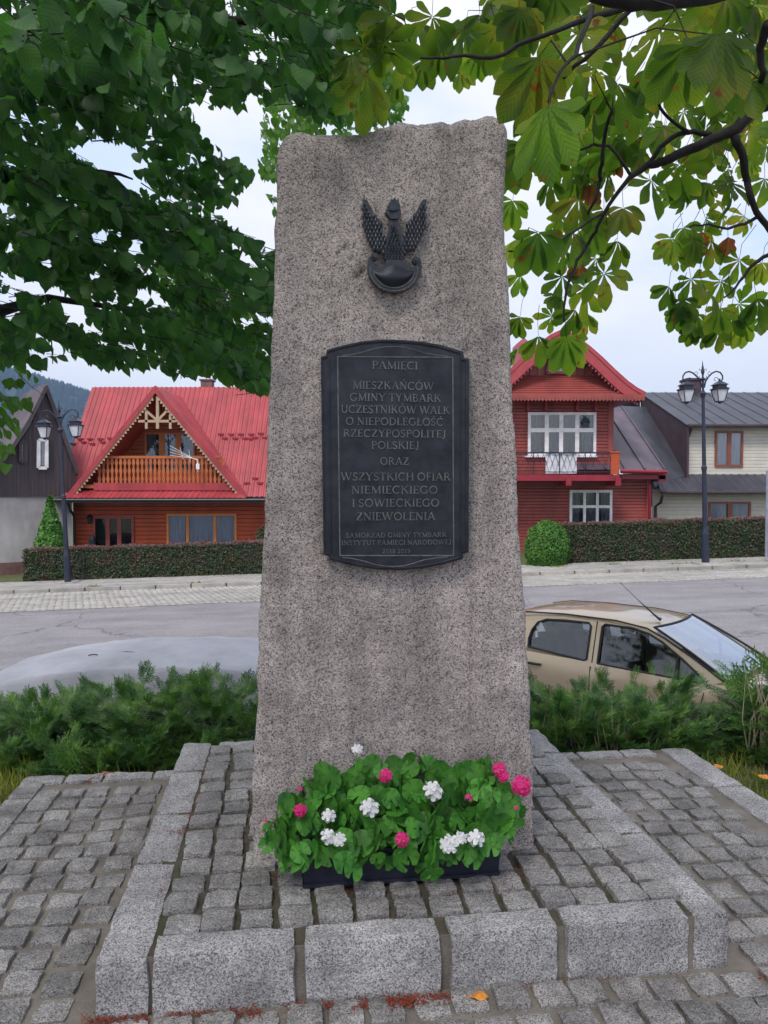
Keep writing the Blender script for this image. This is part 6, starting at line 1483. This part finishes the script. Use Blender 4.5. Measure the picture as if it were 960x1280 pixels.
# ---- horse chestnut: trunk outside the frame on the right
def chest_mesh(seed, hang, m):
    random.seed(seed); mb = MB(); uv = []
    angs = [-128, -84, -42, 0, 42, 84, 128] if not hang else [-74, -50, -25, 0, 25, 50, 74]
    lens = [.55, .76, .94, 1.0, .95, .78, .56]
    if seed % 3 == 0: angs = angs[1:-1]; lens = lens[1:-1]
    for a, l in zip(angs, lens):
        a = R(a+random.gauss(0, 6)); l *= random.uniform(.9, 1.08); d = Vector((math.sin(a), math.cos(a), 0)); s = Vector((math.cos(a), -math.sin(a), 0)); droop = random.uniform(.10, .42); fold = random.uniform(.12, .4)
        b = len(mb.v); ts = [.03, .15, .3, .45, .6, .74, .86, .95, 1.0]; ws = [.012, .035, .085, .14, .185, .20, .155, .07, .005]; pr_ = random.uniform(-.15, .15)
        for t, w_ in zip(ts, ws):
            c = d*t*l; z = -droop*t*t*l+.03*math.sin(t*7+seed)
            for k, (e_, x_) in enumerate(((-1, -1), (-.5, -.5), (0, 0), (.5, .5), (1, 1))):
                wv = w_*l*(1+(.06*math.sin(t*60) if abs(e_) == 1 else 0)); p = c+s*wv*e_; mb.v.append((p.x, p.y, z+fold*abs(e_)*wv+pr_*e_*wv)); uv.append((x_*w_*2.6, t*1.5))
        for i in range(8):
            for k in range(4): q = b+i*5+k; mb.f.append((q, q+1, q+6, q+5))
    me = mb.mesh('leaf'); me.materials.append(m); me.shade_smooth(); l = me.uv_layers.new(name='UVMap')
    for lp_ in me.loops: l.data[lp_.index].uv = uv[lp_.vertex_index]
    return me
CF = [chest_mesh(s, False, MT['chest']) for s in (1, 2, 3, 4)]; CH = [chest_mesh(s, True, MT['chest']) for s in (5, 6, 7)]; CB = [chest_mesh(9, True, MT['chest_brown'])]
chn = thing('horse_chestnut', 'horse chestnut reaching in from the right with large fingered leaves and dark curved branches', 'tree', (4.6, 4.4, -.15))
tk = MB(); A = Vector((4.6, 4.4, -.2)); tk.tube([A, A+Vector((0, 0, 1.2)), A+Vector((-.1, .1, 2.6)), A+Vector((.0, .2, 4.6)), A+Vector((.1, .2, 6.4))], [.32, .26, .22, .17, .07], 14); obj('trunk', tk, MT['bark'], chn)
branches = [
 ([(1100,95,3.9),(1010,110,3.7),(945,135,3.6),(922,160,3.6),(899,171,3.6),(870,184,3.6),(845,194,3.6),(825,202,3.6),(810,206,3.6),(787,222,3.6),(772,241,3.6),(758,262,3.6),(745,290,3.65),(733,307,3.7),(721,325,3.7),(708,362,3.7),(705,402,3.7)], [.10,.05,.034,.032,.028,.027,.025,.024,.020,.013,.011,.010,.009,.009,.009,.008,.005]),
 ([(918,168,3.6),(930,202,3.65),(934,226,3.7),(939,248,3.7),(949,270,3.75),(966,292,3.8),(990,330,3.9)], [.026,.022,.020,.019,.018,.018,.016]),
 ([(808,208,3.6),(825,184,3.6),(847,168,3.6),(867,164,3.6),(888,169,3.6)], [.012,.013,.014,.014,.016]),
 ([(790,222,3.6),(761,174+8,3.6),(742,180,3.6),(720,188,3.55),(704,186,3.5)], [.010,.009,.008,.006,.004]),
 ([(765,139,3.4),(757,165,3.45),(753,205,3.5),(751,224,3.6),(745,248,3.6),(735,268,3.65)], [.008,.010,.011,.011,.010,.006]),
 ([(810,112,3.4),(826,136,3.5),(845,155,3.55),(860,165,3.6)], [.006,.008,.009,.011]),
 ([(760,262,3.65),(725,285,3.6),(698,301,3.5),(666,312,3.4),(636,314,3.3)], [.007,.006,.006,.005,.004]),
 ([(948,270,3.75),(931,280,3.75),(910,286,3.75),(885,280,3.75),(862,284,3.7)], [.010,.009,.008,.006,.004]),
 ([(1000,300,3.9),(960,319,3.9),(939,333,3.9),(924,352,3.9),(905,372,3.9)], [.014,.012,.010,.008,.004]),
 ([(890,-30,3.2),(840,-10,3.0),(780,10,2.9),(697,38,2.8),(652,54,2.8),(630,68,2.8),(607,72,2.8),(573,70,2.8),(545,72,2.8),(517,72,2.85)], [.030,.022,.016,.010,.010,.009,.009,.007,.006,.004]),
 ([(1100,-40,3.0),(960,-30,2.6),(860,-6,2.4),(790,2,2.3),(740,-8,2.3)], [.10,.06,.040,.034,.022]),
 ([(740,10,2.3),(720,70,2.15),(700,90,2.1),(686,128,2.05)], [.010,.007,.005,.004]),
 ([(790,10,2.4),(730,75,2.4),(690,110,2.6),(665,125,2.8),(640,148,2.9)], [.010,.008,.007,.006,.004]),
 ([(960,30,2.6),(950,60,2.7),(955,90,3.0),(945,130,3.5)], [.02,.016,.014,.016])]
BP = []
root = Vector((4.55, 4.6, 3.1))
for k, (pts, rad) in enumerate(branches):
    w3 = [P(*q) for q in pts]
    if pts[0][0] > 1050: w3 = [root+Vector((0, 0, .5 if pts[0][1] < 0 else 0))]+w3; rad = [.13]+rad
    # densify with noise
    dp, dr = [], []
    for a, b, ra, rb in zip(w3, w3[1:], rad, rad[1:]):
        for j in range(4): f = j/4; q = a.lerp(b, f); dp.append(q+Vector((mnoise.noise(q*9), 0, mnoise.noise(q*9+Vector((5, 5, 5)))))*.012*(0 if j == 0 else 1)); dr.append((ra+(rb-ra)*f)*.85)
    dp.append(w3[-1]); dr.append(rad[-1]); mb = MB(); mb.tube(dp, dr, 8); obj('branch', mb, MT['bark'], chn, smooth=True); BP += dp
leaves = [  # px, py of the leaf centre, radius in px, h=hanging f=open, tone
 (457,92,62,'h'),(480,52,48,'f'),(505,68,40,'h'),(530,74,36,'h'),(560,68,28,'h'),(597,64,34,'h'),(612,58,36,'h'),(540,22,46,'f'),(580,38,50,'f'),(622,34,52,'f'),(652,18,46,'f'),(440,70,40,'h'),(520,30,40,'h'),(548,48,42,'h'),(600,18,44,'h'),(635,62,36,'h'),(470,30,42,'h'),(500,98,30,'h'),(455,60,44,'f'),(575,90,26,'h'),(640,30,46,'f'),(490,18,40,'f'),
 (673,72,78,'h'),(686,134,84,'h'),(668,108,52,'f'),(772,104,52,'h'),(724,38,62,'f'),(765,25,50,'f'),(825,38,66,'f'),(896,44,84,'h'),(862,55,72,'h'),(905,84,52,'h'),(937,100,58,'h'),(922,124,34,'b'),
 (793,130,40,'f'),(830,160,34,'f'),(864,139,34,'f'),(802,172,32,'f'),(849,206,40,'f'),(813,226,42,'f'),(889,180,34,'f'),(911,210,34,'f'),(937,161,34,'f'),(958,184,34,'f'),(761,187,36,'f'),(735,191,38,'f'),(712,202,34,'h'),(690,196,34,'h'),(844,97,42,'h'),(810,112,36,'h'),(844,124,34,'f'),
 (780,150,34,'f'),(757,215,34,'h'),(720,222,30,'h'),(730,150,36,'h'),(745,120,44,'h'),(700,170,40,'h'),(885,140,30,'f'),(912,160,30,'f'),(775,190,28,'b'),(742,230,28,'b'),(690,225,34,'h'),
 (850,222,30,'f'),(910,227,34,'f'),(956,223,32,'f'),(641,250,38,'h'),(673,290,54,'h'),(645,300,34,'h'),(650,344,26,'h'),(650,396,28,'h'),(640,200,44,'h'),(655,180,50,'h'),(638,440,26,'h'),
 (723,248,42,'h'),(755,262,40,'h'),(737,279,42,'h'),(779,259,42,'h'),(716,291,42,'h'),(772,301,34,'h'),(705,312,28,'h'),(703,346,32,'f'),(744,323,30,'f'),(755,341,40,'f'),(732,360,38,'f'),(719,387,34,'h'),(733,391,28,'h'),(673,420,36,'h'),(708,420,44,'h'),(690,395,22,'f'),(700,270,30,'h'),(690,300,28,'b'),(725,330,24,'b'),(695,370,26,'h'),
 (840,298,34,'h'),(854,284,32,'h'),(868,298,34,'h'),(882,273,28,'f'),(889,301,32,'h'),(910,296,22,'b'),(905,270,26,'f'),(931,270,26,'f'),(914,234,34,'f'),(862,310,28,'h'),(880,290,28,'b'),(842,312,24,'h'),
 (836,358,30,'h'),(864,349,30,'f'),(854,374,32,'h'),(882,362,38,'f'),(900,351,34,'f'),(924,325,28,'f'),(953,328,28,'h'),(871,392,32,'h'),(882,404,30,'h'),(914,387,36,'h'),(924,379,34,'f'),(946,373,36,'h'),(899,411,28,'h'),(928,402,32,'h'),(845,385,30,'h'),(900,385,34,'h'),(868,408,24,'h'),(957,395,28,'h')]
random.seed(90)
dense = [(600,-40),(1000,-40),(1000,120),(950,125),(925,112),(900,140),(870,110),(835,100),(790,120),(740,110),(700,60),(640,40),(600,20)]
while len(leaves) < 172:
    x, y = random.uniform(600, 1000), random.uniform(-40, 140)
    if inpoly(x, y, dense): leaves.append((x, y, random.uniform(34, 52), random.choice('hhf')))
mid_ = [(730,100),(960,110),(960,240),(900,235),(830,245),(770,235),(720,240),(680,200)]
while len(leaves) < 212:
    x, y = random.uniform(680, 960), random.uniform(100, 245)
    if inpoly(x, y, mid_): leaves.append((x, y, random.uniform(24, 34), random.choice('fffhb' if random.random() < .4 else 'ffh')))
tw = MB(); cnt = 0
for (x, y, r, kd) in leaves:
    Rl = .175; D = max(1.6, Rl*960/r*random.uniform(.95, 1.1)); D = min(D, 5.2); rr = r*D/960
    if x < 500: D = min(D, 2.8); rr = r*D/960
    p = P(x, y, D)
    if kd == 'h' or kd == 'b': tip = Vector((random.gauss(0, .22), random.gauss(0, .3), -1)); nrm = Vector((random.gauss(0, .45), -1, .35+random.gauss(0, .3)))
    else: tip = Vector((random.gauss(0, .7), random.gauss(0, .3), -.8)); nrm = Vector((random.gauss(0, .35), -.75, -.75+random.gauss(0, .3)))
    if kd == 'f' and random.random() < .35: nrm = Vector((random.gauss(0, .3), -.45, .9))
    me = random.choice(CB if kd == 'b' else (CH if kd == 'h' else CF))
    o = obj('leaf', me, None, chn); o.matrix_basis = frame(p, tip, nrm, rr*1.08)
    near_ = min(BP, key=lambda b: (b-p).length); 
    dv = near_-p; ln_ = dv.length; up_ = (-Vector(tip).normalized()*.6+Vector((0, 0, .5))).normalized()
    if ln_ < .42: tw.tube([p, p+dv*.4+up_*.05, near_], [.0016, .0022, .0032], 4, False)
    else: q1 = p+up_*.10; q2 = p+up_*.17+dv.normalized()*.10; tw.tube([p, q1, q2], [.0016, .0018, .0022], 4, False)
obj('leaf_stalks', tw, MT['bark'], chn, 'stuff')
# out-of-frame crown
random.seed(66); mm = []
cm_ = CF[1]; cv = [tuple(v.co) for v in cm_.vertices]; cf = [tuple(p.vertices) for p in cm_.polygons]; cu = [(0, 0)]*len(cv)
for lp_ in cm_.loops: cu[lp_.vertex_index] = tuple(cm_.uv_layers[0].data[lp_.index].uv)
for i in range(130):
    p = Vector((random.uniform(.6, 8), random.uniform(-1, 8), random.uniform(3.2, 6.5)))
    x_, y_ = proj(p)
    if p.y > .2 and -100 < x_ < 1060 and y_ > -110: continue
    mm.append(np.array(frame(p, Vector((random.gauss(0, 1), random.gauss(0, 1), -.7)), Vector((0, 0, 1))+rv(.4), random.uniform(.16, .24))))
obj('canopy', batch('canopy', cv, cf, cu, mm, MT['chest']), None, chn, 'stuff', smooth=True)

# ================================================================ WOODED HILL FAR BEHIND
def hill_h(x, y):
    c = math.exp(-((x+900)/520)**2)*1.0; f = max(0, min(1, (y-750)/700)); f = f*f*(3-2*f)
    return -2+ (250*c)*f + 14*mnoise.noise(Vector((x/160, y/160, 0)))*f
mb = MB(); mb.grid(lambda u, v: (-3000+4200*u, 700+1500*v, hill_h(-3000+4200*u, 700+1500*v)), 90, 40); obj('hill', mb, MT['forest'], None, 'structure', smooth=True)
cone = MB(); cone.lathe([(.0, 0), (.26, .06), (.13, .42), (.17, .45), (.07, .74), (.09, .76), (.004, 1.)], (0, 0, 0), 6)
TV = cone.v; TF = [f for f in cone.f if len(f) == 4]
random.seed(12); mm = []
for i in range(16000):
    x = random.uniform(-2000, 200); y = random.uniform(760, 1750)
    z = hill_h(x, y)
    if z < 6: continue
    s = random.uniform(13, 24); mm.append(np.array(Matrix.Translation((x, y, z-1)) @ Matrix.Rotation(random.uniform(0, 6), 4, 'Z') @ Matrix.Diagonal((s*1.1, s*1.1, s, 1))))
tag(obj('forest', batch('forest', TV, TF, [(0, 0)]*len(TV), mm, MT['forest'])), 'conifer forest covering the distant hill behind the left houses', 'forest', kind='stuff')
# ================================================================ AIR
HAZE = 0.00028
hm, ht = new_mat('haze'); ho = node(ht, 'ShaderNodeOutputMaterial'); pv_ = node(ht, 'ShaderNodeVolumePrincipled'); pv_.inputs['Color'].default_value = (.45, .66, 1.0, 1); pv_.inputs['Density'].default_value = HAZE; pv_.inputs['Anisotropy'].default_value = .2
ht.links.new(pv_.outputs[0], ho.inputs['Volume'])
mb = MB(); mb.box(-3300, 3300, -450, 3300, -12, 330); tag(obj('haze', mb, hm), 'thin blue haze', 'haze', kind='stuff')
